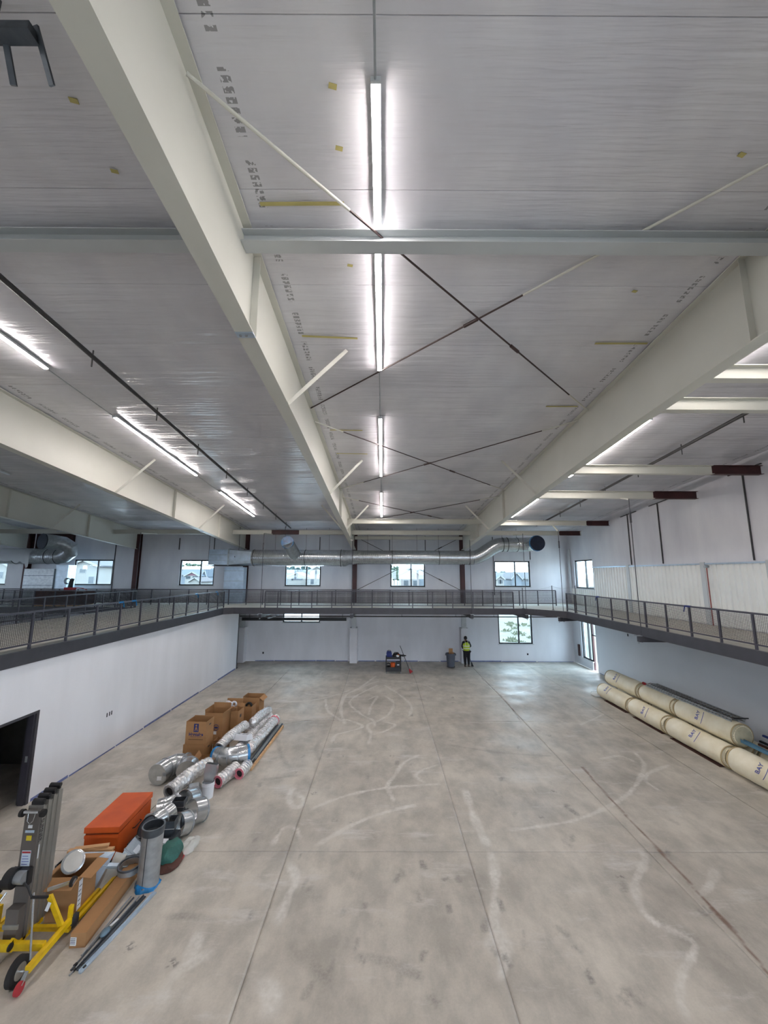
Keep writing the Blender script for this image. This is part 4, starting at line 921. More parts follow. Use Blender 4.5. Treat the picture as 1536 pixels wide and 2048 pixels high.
# winch
WU = Matrix.Translation((0, 0, .10))
MB(WU).tube([(-5.72, 6.86, .98), (-5.60, 6.86, .98)], .13, 20).build('winch_gear', BLACK, L, 40); MB(WU).cyl((-5.60, 6.88, .98), (-5.47, 6.88, .98), .085, 18).build('winch_drum', GALVD, L, 40)
MB(WU).bb(-5.74, -5.45, 6.9, 6.99, .84, 1.06).build('winch_bracket', BLACK, L); MB(WU).cyl((-5.80, 6.8, .9), (-5.76, 6.8, .9), .085, 16).build('brake_disc', RUBBER, L, 40)
MB(WU).tube([(-5.76, 6.8, .92), (-5.84, 6.8, .95), (-5.86, 6.8, 1.08), (-5.87, 6.8, 1.12)], .014, 8).tube([(-5.86, 6.8, 1.12), (-6.02, 6.8, 1.13)], .02, 8).build('crank_handle', BLACK, L, 40)
MB(WU).tube([(-5.46, 6.86, .92), (-5.37, 6.84, .86), (-5.33, 6.84, .78), (-5.30, 6.84, .74)], .014, 8).tube([(-5.31, 6.84, .74), (-5.06, 6.84, .745)], .02, 8).build('crank_handle', BLACK, L, 40)
# base frame
def tubebar(p, q, w=.06, h=.08, name='frame_rail', m=YEL, up_=(0, 0, 1)): return MB().bar(p, q, w, h, upv=up_).build(name, m, L)
tubebar((-6.2, 6.80, .24), (-5.0, 6.80, .24), .07, .09)                      # rear cross rail
for s, x in ((1, -4.97), (-1, -6.15)):
    tubebar((x, 7.25, .22), (x+s*.01, 6.48, .20), .07, .08)                   # side rails
    MB().bar((x+s*.01, 6.48, .19), (x+s*.01, 6.38, .10), .05, .02).build('caster_fork', GALV, L)
    MB().cyl((x+s*.01-.02, 6.37, .075), (x+s*.01+.02, 6.37, .075), .075, 14).build('caster_wheel', REDINK, L, 40)
    MB().cyl((x-s*.14-.035, 6.5, .17), (x-s*.14+.035, 6.5, .17), .17, 22).cyl((x-s*.14-.0355, 6.5, .17), (x-s*.14+.0355, 6.5, .17), .12, 22).build('tyre', RUBBER, L, 40)
    MB().cyl((x-s*.14-.04, 6.5, .17), (x-s*.14+.04, 6.5, .17), .095, 18).build('wheel_hub', ALU, L, 40); MB().cyl((x-s*.14, 6.5, .17), (x, 6.5, .17), .012, 8).build('axle', GALV, L)
    tubebar((x, 7.20, .12), (x+s*-.01, 8.35, .09), .055, .05, 'outrigger_leg'); tubebar((x+s*-.09, 7.20, .12), (x-s*.09, 8.05, .10), .05, .06, 'outrigger_leg')
    MB().cyl((x-.02, 8.36, .055), (x+.02, 8.36, .055), .055, 12).build('leg_wheel', RUBBER, L, 40)
    tubebar((x-s*.04, 7.12, .26), (x-s*.20, 7.02, .74), .075, .04, 'upright_brace', up_=(0, 1, 0))
    MB().bar((x-s*.20, 6.985, .55), (x-s*.165, 6.995, .66), .05, .006, upv=(0, 1, 0)).build('brace_label', STICK, L) if s > 0 else None
    MB().cyl((x-s*.06, 6.6, .22), (x-s*.38, 6.93, .84), .014, 8).build('stay_tube', GALV, L)
    tubebar((x-s*.02, 7.27, .16), (x-s*.02, 7.28, .42), .055, .05, 'leg_socket', up_=(0, 1, 0))
    MB().cyl((x-s*.13-.02, 7.42, .66), (x-s*.13+.02, 7.42, .66), .07, 14).build('loading_wheel', RUBBER, L, 40); MB().cyl((x-s*.13-.022, 7.42, .66), (x-s*.13+.022, 7.42, .66), .042, 14).build('wheel_hub', GALV, L, 40)
    MB().bar((x-s*.13, 7.42, .66), (x-s*.45, 7.3, .62), .02, .05).build('wheel_bracket', GALV, L)
MB().bb(-5.68, -5.49, 6.86, 7.0, .2, .66).build('carriage_box', LIFTG, L); MB().bb(-5.70, -5.47, 6.85, 6.87, .40, .46).build('carriage_band', GALVD, L)
tubebar((-5.72, 6.74, .30), (-5.44, 6.74, .30), .07, .07, 'foot_pedal'); tubebar((-5.70, 6.88, .2), (-5.70, 6.76, .34), .04, .05, 'pedal_arm'); tubebar((-5.46, 6.88, .2), (-5.46, 6.76, .34), .04, .05, 'pedal_arm')
MB().bb(-5.69, -5.47, 6.80, 7.35, .15, .20).build('base_plate', YEL, L); MB().bar((-6.15, 7.15, .2), (-4.97, 7.15, .2), .06, .06).build('front_cross_rail', YEL, L)
for x in (-5.73, -5.43): MB().cyl((x, 6.7, .3), (x+.02, 6.7, .3), .05, 12).build('pedal_cap', RUBBER, L, 40)
MB().bb(-4.99, -4.93, 7.26, 7.40, .1, .24).build('leg_end_block', GALVK, L)

# ------------------------------------------------------------------ open box with the round vent
b, T = carton('cardboard_box', 'open cardboard box with a round vent poking out, beside the yellow lift', 'box', -5.57, -5.08, 7.50, 7.97, 0, .66, 3, [('s', .20, 112), ('e', .19, 98), ('n', .2, 105), ('w', .18, 120)])
f = MB(T).bb(.249, .2505, -.235, -.14, .16, .6).build('shipping_label', STICK, b)
for k in range(5): MB(T).bb(.2505, .2515, -.222, -.155-.01*(k % 2), .5-.07*k, .512-.07*k).build('text_line', INK, f)
v = thing('round_vent', 'round white louvred vent cap tilted in the open cardboard box', 'vent', (-5.36, 7.76, .5)); TV = Matrix.Translation((-5.36, 7.74, .74)) @ Matrix.Rotation(math.radians(40), 4, 'Y') @ Matrix.Rotation(math.radians(42), 4, 'X')
MB(TV).cyl((0, 0, -.12), (0, 0, .02), .15, 28).build('body', PLASTW, v, 40); MB(TV).tube([(0, 0, .02), (0, 0, .05), (0, 0, .06)], [.17, .17, .14], 28).build('rim', GALV, v, 40); MB(TV).cyl((0, 0, .055), (0, 0, .066), .135, 28).build('disc', pm('pale_grey_disc', '#c8c4bd', .5), v, 40)
for k in range(16):
    a = 2*math.pi*k/16; MB(TV).box((.153*math.cos(a), .153*math.sin(a), -.05), (.012, .012, .12)).build('louvre_bar', GALVD, v)

# ------------------------------------------------------------------ long carton, ring, tall pipe, loose rods
lb = thing('long_carton', 'long narrow cardboard carton lying on the floor beside the yellow legs', 'box', (-4.72, 7.9, 0))
MB().add([(-4.80,7.05,0),(-4.57,7.07,0),(-4.66,8.72,0),(-4.89,8.70,0),(-4.80,7.05,.2),(-4.57,7.07,.2),(-4.66,8.72,.2),(-4.89,8.70,.2)], [(3,2,1,0),(4,5,6,7),(0,1,5,4),(1,2,6,5),(2,3,7,6),(3,0,4,7)]).build('body', CARD, lb)
q = MB().bb(-4.79, -4.70, 7.045, 7.052, .04, .15).build('shipping_label', STICK, lb)
for k in range(4): MB().bb(-4.785, -4.71, 7.043, 7.045, .13-.022*k, .137-.022*k).build('text_line', INK, q)
rg = thing('duct_collar', 'wide galvanized duct collar lying on the long carton', 'duct collar', (-4.72, 8.38, .2)); TR = Matrix.Translation((-4.72, 8.36, .205)) @ Matrix.Rotation(math.radians(4), 4, 'X')
MB(TR).pipe([(0, 0, 0), (0, 0, .10)], .19, .02, 32).build('ring', GALVD, rg, 40); MB(TR).tube([(0, 0, .095), (0, 0, .12)], .202, 32, caps=False).pipe([(0, 0, .10), (0, 0, .125)], .2, .025, 32).build('bead', GALVK, rg, 40)
tp = thing('tall_duct_pipe', 'upright galvanized duct pipe with dark rim and blue film at its foot', 'duct pipe', (-4.33, 8.30, 0)); TT = Matrix.Translation((-4.33, 8.30, 0)) @ Matrix.Rotation(math.radians(1.5), 4, 'Y')
MB(TT).pipe([(0, 0, .01), (0, 0, .3), (0, 0, .6), (0, 0, .92)], .185, .006, 30).build('pipe', GALVD, tp, 40); MB(TT).pipe([(0, 0, .88), (0, 0, 1.0), (0, 0, 1.01)], [.19, .2, .2], .03, 30).build('dark_rim', GALVK, tp, 40)
MB(TT).bb(-.008, .008, -.187, -.18, .02, .9).build('seam', GALVK, tp); MB(TT).tube([(0, 0, .0), (0, 0, .05), (.02, 0, .1)], [.22, .2, .187], 20, sq=lambda i, a: 1+.10*math.sin(a*5+i)*(1 if i < 2 else 0)).build('blue_film', BLUEP, tp, 60)
random.seed(11)
RA = [(-4.50, 6.70, -4.40, 8.0, 'thin grey threaded rod'), (-4.46, 6.62, -4.32, 8.02, 'galvanized threaded rod'), (-4.42, 6.78, -4.30, 7.9, 'short grey rod'), (-4.40, 6.70, -4.22, 8.03, 'dark angle bar'), (-4.34, 6.66, -4.08, 8.12, 'long pale flat strip'), (-4.50, 6.9, -4.45, 8.0, 'slim grey strut')]
for k, (a, b_, c, d, l) in enumerate(RA):
    o = thing('metal_rod', '%s on the floor beside the long carton, %s from the carton' % (l, ('second', 'third', 'fourth', 'fifth', 'outermost', 'first')[k]), 'rod', ((a+c)/2, (b_+d)/2, 0), 'loose rods beside the long carton')
    if k in (3, 4): MB().bar((a, b_, .012), (c, d, .012), .045, .02).bar((a-.02, b_, .03), (c-.02, d, .03), .004, .04).build('bar', GALVK if k == 3 else GALVW, o)
    else: MB().cyl((a, b_, .014+.004*k), (c, d, .014+.004*k), .012, 8).build('bar', GALVD if k % 2 else GALVK, o)
    MB().cyl((a, b_+.06, .014), (a+.01, b_+.10, .014), .02, 8).build('end_nut', BLACK, o)
tg = thing('rag', 'small pale blue grey rag with white tag on the loose rods', 'rag', (-4.40, 7.3, .04)); MB().ell((-4.40, 7.27, .05), (.06, .10, .035), 10, 6).build('cloth', pm('blue_grey_rag', '#5f7686', .9, bump=.4), tg, 60); MB().bar((-4.38, 7.36, .07), (-4.36, 7.52, .05), .04, .006).build('tag', STICK, tg)

# ------------------------------------------------------------------ orange job box
J = thing('job_box', 'large orange steel job-site tool box on casters', 'tool box', (-5.56, 9.36, 0)); TJ = RZ(-5.58, 9.36, 0, 3.0)
w, d = .64, 1.25
MB(TJ).bb(-w/2, w/2, -d/2, d/2, .13, .58).build('body', ORANGE, J); MB(TJ).bb(-w/2-.015, w/2+.015, -d/2-.015, d/2+.015, .62, .72).build('lid', ORANGE, J); MB(TJ).bb(-w/2+.01, w/2-.01, -d/2+.01, d/2-.01, .58, .62).build('lid_gap', pm('dark_orange_recess', '#7d3614', .6), J)
MB(TJ).bb(-w/2-.008, w/2+.008, -d/2-.008, -d/2+.03, .52, .57).build('front_rib', ORANGE, J)
for sx in (-1, 1):
    for sy in (-1, 1):
        cs = MB(TJ).bar((sx*.25, sy*.52, .13), (sx*.25, sy*.52+.02, .07), .05, .06).build('caster', REDINK, J); MB(TJ).cyl((sx*.25-.02, sy*.52+.02, .055), (sx*.25+.02, sy*.52+.02, .055), .055, 12).build('wheel', RUBBER, cs, 40)
MB(TJ).bb(-w/2+.02, w/2-.02, -d/2+.1, d/2-.1, .09, .13).build('skid', pm('dark_red_skid', '#8f2a18', .6), J)
MB(TJ).tube([(w/2+.02, -.15, .42), (w/2+.06, -.13, .42), (w/2+.06, .13, .42), (w/2+.02, .15, .42)], .01, 6).build('side_handle', BLACK, J, 40)
# scrap fittings and lumber in front of it
sc = thing('square_duct_offcut', 'square galvanized duct offcut standing between the open box and the orange tool box', 'duct', (-5.72, 8.35, 0)); MB().bb(-5.95, -5.45, 8.15, 8.55, 0, .42).build('body', GALVD, sc); MB().bb(-5.96, -5.44, 8.14, 8.56, .36, .42).build('flange', GALVK, sc)
for k, (x0, y0, x1, y1, z, l) in enumerate(((-6.0, 8.50, -5.18, 8.56, .44, 'lower raw pine board across the front of the orange tool box'), (-5.86, 8.34, -5.10, 8.44, .44, 'nearer raw pine board in front of the orange tool box'), (-5.88, 8.48, -5.30, 8.60, .482, 'upper raw pine board resting on the other boards'))):
    tag(MB().bar((x0, y0, z), (x1, y1, z), .089, .038).build('lumber_board', WOOD, base=((x0+x1)/2, (y0+y1)/2, z-.02)), l, 'board', 'pine boards by the tool box')
def plate(name, label, pts, th, mat, extra=None):
    P = [Vector(p) for p in pts]; n = (P[1]-P[0]).cross(P[2]-P[0]).normalized()*th; k = len(P)
    o = MB().add(P+[p+n for p in P], [tuple(reversed(range(k))), tuple(range(k, 2*k))]+[(i, (i+1) % k, k+(i+1) % k, k+i) for i in range(k)])
    c = sum(P, Vector())/k; o = o.build(name, mat, base=(c.x, c.y, min(p.z for p in P))); return tag(o, label, 'sheet metal', 'loose sheet metal pieces')
plate('metal_sheet', 'pale triangular sheet metal offcut leaning over the pine boards', [(-5.52, 8.02, .30), (-5.14, 8.08, .12), (-5.02, 8.36, .52), (-5.55, 8.28, .56)], .004, GALVW)
plate('metal_sheet', 'pale curved sheet metal strip with lettering below the boards', [(-5.16, 8.18, .01), (-4.98, 8.28, .01), (-4.90, 8.55, .36), (-5.12, 8.55, .40)], .004, pm('pale_printed_sheet', '#c9c7bf', .5))
plate('metal_sheet', 'dull grey sheet metal piece behind the open box', [(-5.75, 8.05, .38), (-5.5, 8.0, .30), (-5.42, 8.12, .52), (-5.7, 8.14, .56)], .004, GALVD)
an = thing('angle_bar', 'short pale angle iron slanting down in front of the tool box', 'angle bar', (-4.95, 8.3, .05)); MB().bar((-5.20, 8.18, .42), (-4.80, 8.52, .18), .075, .006, upv=(.3, -.5, 1)).bar((-5.215, 8.15, .40), (-4.815, 8.49, .16), .006, .07, upv=(.3, -.5, 1)).build('angle', GALVW, an)
# boots and fittings between tool box and pipe
def boot(name, label, M, a, b, h, mat, tip=None):
    """square-to-square transition fitting in local frame, open top"""
    o = thing(name, label, 'duct boot', tuple(M.translation), 'sheet metal duct boots'); (aw, ad), (bw, bd) = a, b
    R = lambda w, d, z: [(-w/2, -d/2, z), (w/2, -d/2, z), (w/2, d/2, z), (-w/2, d/2, z)]
    t = .006; MB(M).loft([R(aw, ad, 0), R(bw, bd, h*.55), R(bw, bd, h), R(bw-2*t, bd-2*t, h), R(bw-2*t, bd-2*t, h*.56), R(aw-2*t, ad-2*t, .01)], caps=False).build('body', mat, o)
    MB(M).loft([R(bw+.012, bd+.012, h*.5), R(bw+.012, bd+.012, h*.56)], caps=False).build('seam', GALV, o); MB(M).loft([R(aw-.01, ad-.01, .012), R(aw-.01, ad-.01, .016)]).build('floor', GALVK, o); MB(M).loft([R(bw-.016, bd-.016, h*.72), R(bw-.016, bd-.016, h*.73)]).build('mouth_shade', BLACK, o)  # black plate stands in for the shade inside the boot's mouth
    return o
bt = boot('duct_boot', 'grey tapered duct boot with paper tag leaning by the tall pipe', Matrix.Translation((-5.0, 8.55, .12)) @ Matrix.Rotation(math.radians(38), 4, 'Y') @ Matrix.Rotation(math.radians(-30), 4, 'X'), (.16, .18), (.34, .26), .46, GALVD)
MB(Matrix.Translation((-5.0, 8.55, .12)) @ Matrix.Rotation(math.radians(38), 4, 'Y') @ Matrix.Rotation(math.radians(-30), 4, 'X')).bb(-.02, .07, -.137, -.132, .30, .42).build('paper_tag', STICK, bt)
boot('duct_boot', 'dark duct boot lying under the tagged boot', Matrix.Translation((-4.86, 8.60, .01)) @ Matrix.Rotation(math.radians(25), 4, 'Z'), (.22, .2), (.18, .16), .22, GALVK)
def P3(x, y, z): return on_floor(x, y, z)
def elbow(label, pts, r, mat=GALV, cuff=True, n=22, wrap=None, hollow=True, name='duct_elbow'):
    P = [Vector(p) for p in pts]; o = thing(name, label, 'duct elbow', (P[0].x, P[0].y, 0), 'loose round duct fittings')
    (MB().pipe(P, r, .008, n) if hollow else MB().tube(P, r, n)).build('shell', mat, o, 20)
    for i in range(1, len(P)-1):
        t = (P[i+1]-P[i-1]).normalized(); MB().tube([P[i]-t*.012, P[i]+t*.012], r+.008, n).build('seam', GALVD, o, 40) if not hollow else MB().pipe([P[i]-t*.012, P[i]+t*.012], r+.008, .012, n).build('seam', GALVD, o, 40)
    if wrap:
        for p, q in ((P[0], P[1]), (P[-1], P[-2])): t = (q-p).normalized(); MB().tube([p-t*.02, p+t*.05], r+.012, n).build('blue_film', wrap, o, 40)
    return o
# round cap behind the pipe
rc = thing('round_duct_cap', 'dark round duct cap leaning behind the tall pipe', 'duct cap', (-4.9, 9.1, .3)); TC = Matrix.Translation((-4.80, 9.02, .55)) @ Matrix.Rotation(math.radians(-28), 4, 'Y') @ Matrix.Rotation(math.radians(40), 4, 'X')
MB(TC).cyl((0, 0, -.03), (0, 0, .03), .19, 26).build('disc', GALVK, rc, 40); MB(TC).pipe([(0, 0, -.05), (0, 0, .05)], .2, .015, 26).build('rim', BLACK, rc, 40)
rs = thing('crate_of_fittings', 'dark plastic tote holding loose fittings behind the tall pipe', 'tote', (-4.75, 9.15, 0)); MB().bb(-5.1, -4.66, 8.92, 9.35, 0, .32).build('tote', pm('dark_tote', '#35383d', .6), rs); MB().bb(-5.12, -4.64, 8.90, 9.37, .28, .32).build('rim', BLACK, rs)
elbow('galvanized elbow reflecting the orange tool box', [(-5.02, 9.4, .42), (-4.85, 9.42, .46), (-4.72, 9.52, .50), (-4.66, 9.68, .52)], .17, GALV)
elbow('short galvanized pipe beside the far end of the tool box', [(-5.18, 10.05, .24), (-5.05, 10.1, .24), (-4.88, 10.18, .24)], .22, GALV)
elbow('galvanized adjustable elbow behind the orange tool box', [(-5.30, 10.35, .2), (-5.12, 10.4, .22), (-4.98, 10.52, .24), (-4.9, 10.7, .24)], .19, GALV)
def ring(label, c, r, h, tilt, yaw, mat=GALV):
    M = Matrix.Translation(c) @ Matrix.Rotation(math.radians(yaw), 4, 'Z') @ Matrix.Rotation(math.radians(tilt), 4, 'X'); o = thing('duct_ring', label, 'duct ring', (c[0], c[1], 0), 'loose round duct fittings')
    MB(M).pipe([(0, 0, -h/2), (0, 0, h/2)], r, .006, 28).build('shell', mat, o, 40); MB(M).pipe([(0, 0, -h/2), (0, 0, -h/2+.025)], r+.01, .014, 28).build('bead', GALVD, o, 40); return o
ring('wide galvanized pipe section standing on edge nearest the bare floor', (-4.30, 10.18, .25), .25, .30, 78, -35)
ring('galvanized pipe section standing on edge behind the dark square boot', (-4.42, 9.72, .23), .23, .26, 74, -28)
ring('galvanized pipe section with dark mouth behind the two square boots', (-4.72, 10.62, .24), .24, .34, 72, -12)
boot('duct_boot', 'dark square duct boot standing open nearest the green tarp', RZ(-4.56, 9.38, .22, 6), (.22, .2), (.33, .24), .30, GALVK)
boot('duct_boot', 'dark square duct boot with bright lip farther back', RZ(-4.70, 10.12, .26, 8), (.2, .18), (.26, .22), .26, GALVK)
tag(MB().bb(-4.76, -4.36, 9.22, 9.55, 0, .215).build('scrap_block', GALVK, base=(-4.56, 9.38, 0)), 'flat dark metal box under the nearer square boot', 'box'); tag(MB().bb(-4.86, -4.54, 9.96, 10.28, 0, .255).build('scrap_block', GALVK, base=(-4.7, 10.1, 0)), 'flat dark metal box under the farther square boot', 'box')
# crumpled tarps
def crumple(name, label, c, r, mat, seed, parts=()):
    n, m = 22, 12; vs = []; o = thing(name, label, 'tarp', (c[0], c[1], 0))
    mb = MB(); mb.ell(c, r, n, m); mb.v = [Vector((v.x, v.y, max(.002, v.z)))+Vector((.05*noise.noise(v*6+Vector((seed, 0, 0))), .05*noise.noise(v*6+Vector((0, seed, 0))), .05*noise.noise(v*7+Vector((0, 0, seed))) if v.z > .02 else 0)) for v in mb.v]
    mb.build('cloth', mat, o, 25); return o
crumple('tarp', 'crumpled green tarp beside the tall pipe', (-4.28, 8.98, .13), (.20, .30, .17), GREENT, 3); crumple('tarp', 'crumpled dark brown tarp under the green tarp', (-4.24, 8.88, .02), (.24, .36, .07), BROWNT, 8)
tag(MB().tube([(-4.08, 8.72, .02), (-4.02, 8.95, .03), (-4.05, 9.2, .03)], .02, 6).build('red_strap', REDINK, None, 60, base=(-4.05, 9, 0)), 'thin red strap along the edge of the brown tarp', 'strap')
crumple('plastic_wrap', 'clear crumpled plastic wrap at the edge of the green tarp', (-4.05, 9.35, .03), (.16, .32, .09), CLEAR, 12)
tag(MB().bb(-4.62, -4.40, 8.98, 9.12, 0, .29).build('metal_can', PLASTW, base=(-4.5, 9.05, 0)), 'pale metal can between the tall pipe and the square boot', 'can')

# ------------------------------------------------------------------ foil ducts and big fittings
def flex(label, pts, r, open0=None, open1=None, name='foil_flex_duct', grp='foil flexible ducts', wob=.5):
    P = [Vector(p) for p in pts]; Q = []
    for i in range(len(P)-1):
        a, b_, c, d_ = P[max(i-1, 0)], P[i], P[i+1], P[min(i+2, len(P)-1)]; k = max(4, int((c-b_).length/.045))
        for j in range(k):
            t = j/k; Q.append(.5*((2*b_)+(c-a)*t+(2*a-5*b_+4*c-d_)*t*t+(3*b_-a-3*c+d_)*t**3))
    Q.append(P[-1]); o = thing(name, label, 'flexible duct', (P[0].x, P[0].y, max(0, P[0].z-r)), grp)
    MB().tube(Q, lambda i: r*(1+(.05 if i % 2 else -.03)), 20, caps=False, sq=lambda i, a: 1+.15*wob*noise.noise(Vector((i*.5+r*40, math.cos(a)*1.7, math.sin(a)*1.7)))+.09*wob*noise.noise(Vector((i*1.7+r*90, math.cos(a)*4, math.sin(a)*4)))).build('foil_jacket', FOIL, o, 14)
    for e, (p, q) in ((open0, (Q[0], Q[1])), (open1, (Q[-1], Q[-2]))):
        t = (q-p).normalized()
        if e == 'pink': MB().pipe([p-t*.01, p+t*.08], r*.97, r*.34, 18).build('pink_lining', PINK, o, 40); MB().cyl(p+t*.05, p+t*.06, r*.66, 16).build('mouth_shade', BLACK, o)  # black disc stands in for the shade inside the open duct
        elif e == 'black': MB().pipe([p-t*.02, p+t*.06], r*.96, r*.3, 18).build('mouth_ring', GALVD, o, 40); MB().cyl(p+t*.04, p+t*.05, r*.7, 16).build('mouth_shade', BLACK, o)  # flat black disc put in for the shaded hollow of the duct
        else: MB().tube([p+t*.03, p, p-t*.04], [r*.98, r*.7, r*.1], 14).build('crumpled_end', FOIL, o, 25)
    return o
flex('thick foil duct with torn open end leaning behind the tool box', [(-5.26, 10.75, .36), (-5.16, 11.15, .40), (-5.0, 11.6, .46), (-4.82, 12.0, .46)], .17, 'black', None, wob=.8)
big = elbow('large segmented galvanized elbow wrapped in clear film', [(-6.12, 11.75, .28), (-6.06, 12.1, .29), (-5.9, 12.3, .3), (-5.65, 12.36, .3), (-5.48, 12.2, .29), (-5.42, 11.95, .28)], .27, GALV, hollow=False)
MB().bb(-6.05, -5.93, 11.62, 11.625, .2, .3).build('paper_tag', STICK, big)
fx_ = thing('hopper_duct_fitting', 'bright hopper shaped sheet metal fitting in front of the white bucket', 'duct fitting', (-4.85, 11.1, 0)); MB(RZ(-4.83, 11.12, 0, 20)).loft([[(-.2,-.16,0),(.2,-.16,0),(.2,.16,0),(-.2,.16,0)],[(-.2,-.16,.2),(.2,-.16,.2),(.2,.16,.2),(-.2,.16,.2)],[(-.1,-.1,.34),(.12,-.1,.34),(.12,.1,.34),(-.1,.1,.34)]]).build('body', GALV, fx_)
bk = thing('bucket', 'white plastic bucket holding an upturned metal duct boot', 'bucket', (-4.5, 11.2, 0)); MB().pipe([(-4.5, 11.22, 0), (-4.5, 11.22, .37)], [.13, .15], .006, 24).build('pail', PLASTW, bk, 40); MB().pipe([(-4.5, 11.22, .29), (-4.5, 11.22, .31)], .158, .012, 24).pipe([(-4.5, 11.22, .355), (-4.5, 11.22, .375)], .157, .01, 24).build('rim', PLASTW, bk, 40); MB().cyl((-4.5, 11.22, .0), (-4.5, 11.22, .008), .128, 24).build('bottom', PLASTW, bk)
boot('duct_boot', 'bright rectangular duct boot standing in the white bucket', Matrix.Translation((-4.5, 11.22, .30)) @ Matrix.Rotation(math.radians(-8), 4, 'X') @ Matrix.Rotation(math.radians(6), 4, 'Y'), (.18, .16), (.30, .15), .48, GALV)
MBx, TBx = carton('cardboard_box', 'low open cardboard box in front of the stacked boxes', 'box', -5.42, -4.95, 12.55, 12.95, 0, .30, 8, [('s', .16, 70), ('e', .16, 80), ('w', .16, 30)])
# stacked Hercules cartons
lo, T1 = carton('cardboard_box', 'lower cardboard box of the stack with hand hole and red mark', 'box', -6.10, -5.42, 13.10, 13.62, 0, .50, -2, [], open_=False)
hi, T2 = carton('cardboard_box', 'open cardboard box printed Hercules on top of the stack', 'box', -6.06, -5.42, 13.12, 13.62, .502, .66, -3, [('n', .02, 10)])
for bb_, TT_, zz in ((lo, T1, .36), (hi, T2, .5)): MB(TT_).bb(.3395 if bb_ == lo else .3195, .342 if bb_ == lo else .322, -.06, .06, zz, zz+.035).build('hand_hole', BLACK, bb_)
MB(T1).bb(.02, .12, -.2615, -.26, .02, .09).build('red_stamp', REDINK, lo)
yf = -.2515
g = MB(T2).bb(-.07, .08, yf-.0012, yf, .36, .60).build('blue_emblem', BLUEINK, hi)
MB(T2).ell((.005, yf-.002, .545), (.028, .001, .028), 12, 6).prism([(-.045, .385), (-.025, .385), (.005, .46), (.035, .385), (.055, .385), (.03, .50), (-.02, .50)], 'y', yf-.0026, yf-.0014).build('emblem_figure', CARD, g)
text_mesh('Hercules', .125, T2 @ frame((.01, yf-.001, .29), (1, 0, 0), (0, 0, 1)), 'lettering', BLUEINK, hi, bold=.004); text_mesh('I N D U S T R I E S', .045, T2 @ frame((.01, yf-.001, .225), (1, 0, 0), (0, 0, 1)), 'lettering', BLUEINK, hi); MB(T2).bb(-.22, .24, yf-.001, yf, .135, .15).build('printed_line', pm('brown_ink', '#5d4330', .9), hi)
carton('cardboard_box', 'small open cardboard box right of the stacked boxes', 'box', -5.38, -4.98, 13.55, 13.95, 0, .42, 4, [('s', .18, 60), ('e', .02, 20)])
bB, TB = carton('cardboard_box', 'big open cardboard box with folded flap and oval stamp behind the stack', 'box', -6.05, -5.42, 14.45, 15.05, 0, .98, -4, [('e', .2, 62), ('n', .16, 8), ('w', .1, 5)])
MB(TB).torus((.1, -.303, .52), .09, .008, 'y', 20, 4).bb(.04, .16, -.304, -.301, .49, .54).build('oval_stamp', BLUEINK, bB); MB(TB).bb(.02, .12, -.304, -.301, .30, .40).build('white_label', STICK, bB)
cB, TcB = carton('cardboard_box', 'open cardboard box full of white fittings behind the big box', 'box', -5.85, -5.25, 15.3, 15.8, 0, .92, -3, [('n', .14, 10)])
for k, (x, y) in enumerate(((-5.62, 15.5), (-5.48, 15.55), (-5.72, 15.6))): tag(MB().torus((x, y, .93), .08, .035, 'y', 16, 8).build('white_fitting', PLASTW, None, 60, base=(x, y, .85)), 'white round fitting in the box behind the big box, %s' % ('middle', 'right', 'left')[k], 'fitting', 'white fittings in the box')
nB, TnB = carton('cardboard_box', 'tall narrow cardboard box with hand hole beside the big box', 'box', -5.36, -5.08, 14.95, 15.45, 0, .88, -4, [('n', .12, 15)]); MB(TnB).bb(.138, .1415, -.1, .02, .62, .72).build('hand_hole', BLACK, nB)
dB, TdB = carton('cardboard_box', 'cardboard box holding dark flexible hose near the far end', 'box', -5.30, -4.92, 15.95, 16.4, 0, .72, -3, [('e', .02, 10)]); tag(MB().torus((-5.1, 16.1, .70), .1, .045, 'y', 16, 8).build('coiled_hose', RUBBER, None, 60, base=(-5.1, 16.1, .6)), 'dark coiled hose showing out of a cardboard box', 'hose')
carton('cardboard_box', 'farthest open cardboard box of the row', 'box', -5.55, -4.88, 16.75, 17.3, 0, .80, -3, [('e', .18, 130), ('n', .02, 5), ('w', .04, 5)])
# long foil ducts
flex('foil duct with black open end facing the viewer', [(-4.98, 13.05, .45), (-4.92, 13.5, .52), (-4.82, 14.1, .55), (-4.72, 14.6, .55)], .145, 'black', None)
FOUT = flex('long foil duct lying beside the struts, outermost', [(-4.22, 13.3, .22), (-4.16, 14.2, .24), (-4.10, 15.2, .25), (-4.06, 16.1, .24)], .165, None, None); 
flex('long foil duct lying in the middle of the pile', [(-4.55, 13.4, .2), (-4.5, 14.3, .24), (-4.42, 15.4, .26), (-4.36, 16.3, .26)], .16, None, None)
flex('foil duct at the far upper end of the pile', [(-4.78, 15.0, .22), (-4.72, 15.7, .26), (-4.66, 16.6, .28)], .16, None, None)
flex('foil duct resting on top of the pile', [(-4.52, 14.7, .58), (-4.45, 15.4, .60), (-4.36, 16.2, .52)], .14, None, None)
flex('foil duct with pink lined open end beside the bucket', [(-4.42, 11.62, .17), (-4.32, 12.0, .17), (-4.22, 12.4, .17)], .16, 'pink', None)
flex('short foil duct with pink lining lying under the steel elbow', [(-4.02, 12.12, .14), (-3.98, 12.4, .14), (-3.98, 12.7, .14)], .15, 'pink', None)
elbow('bright segmented steel elbow with blue film at both ends', [(-4.95, 12.78, .34), (-4.75, 12.70, .36), (-4.52, 12.68, .37), (-4.28, 12.72, .38), (-4.02, 12.86, .38)], .23, GALV, hollow=False, wrap=BLUEP)
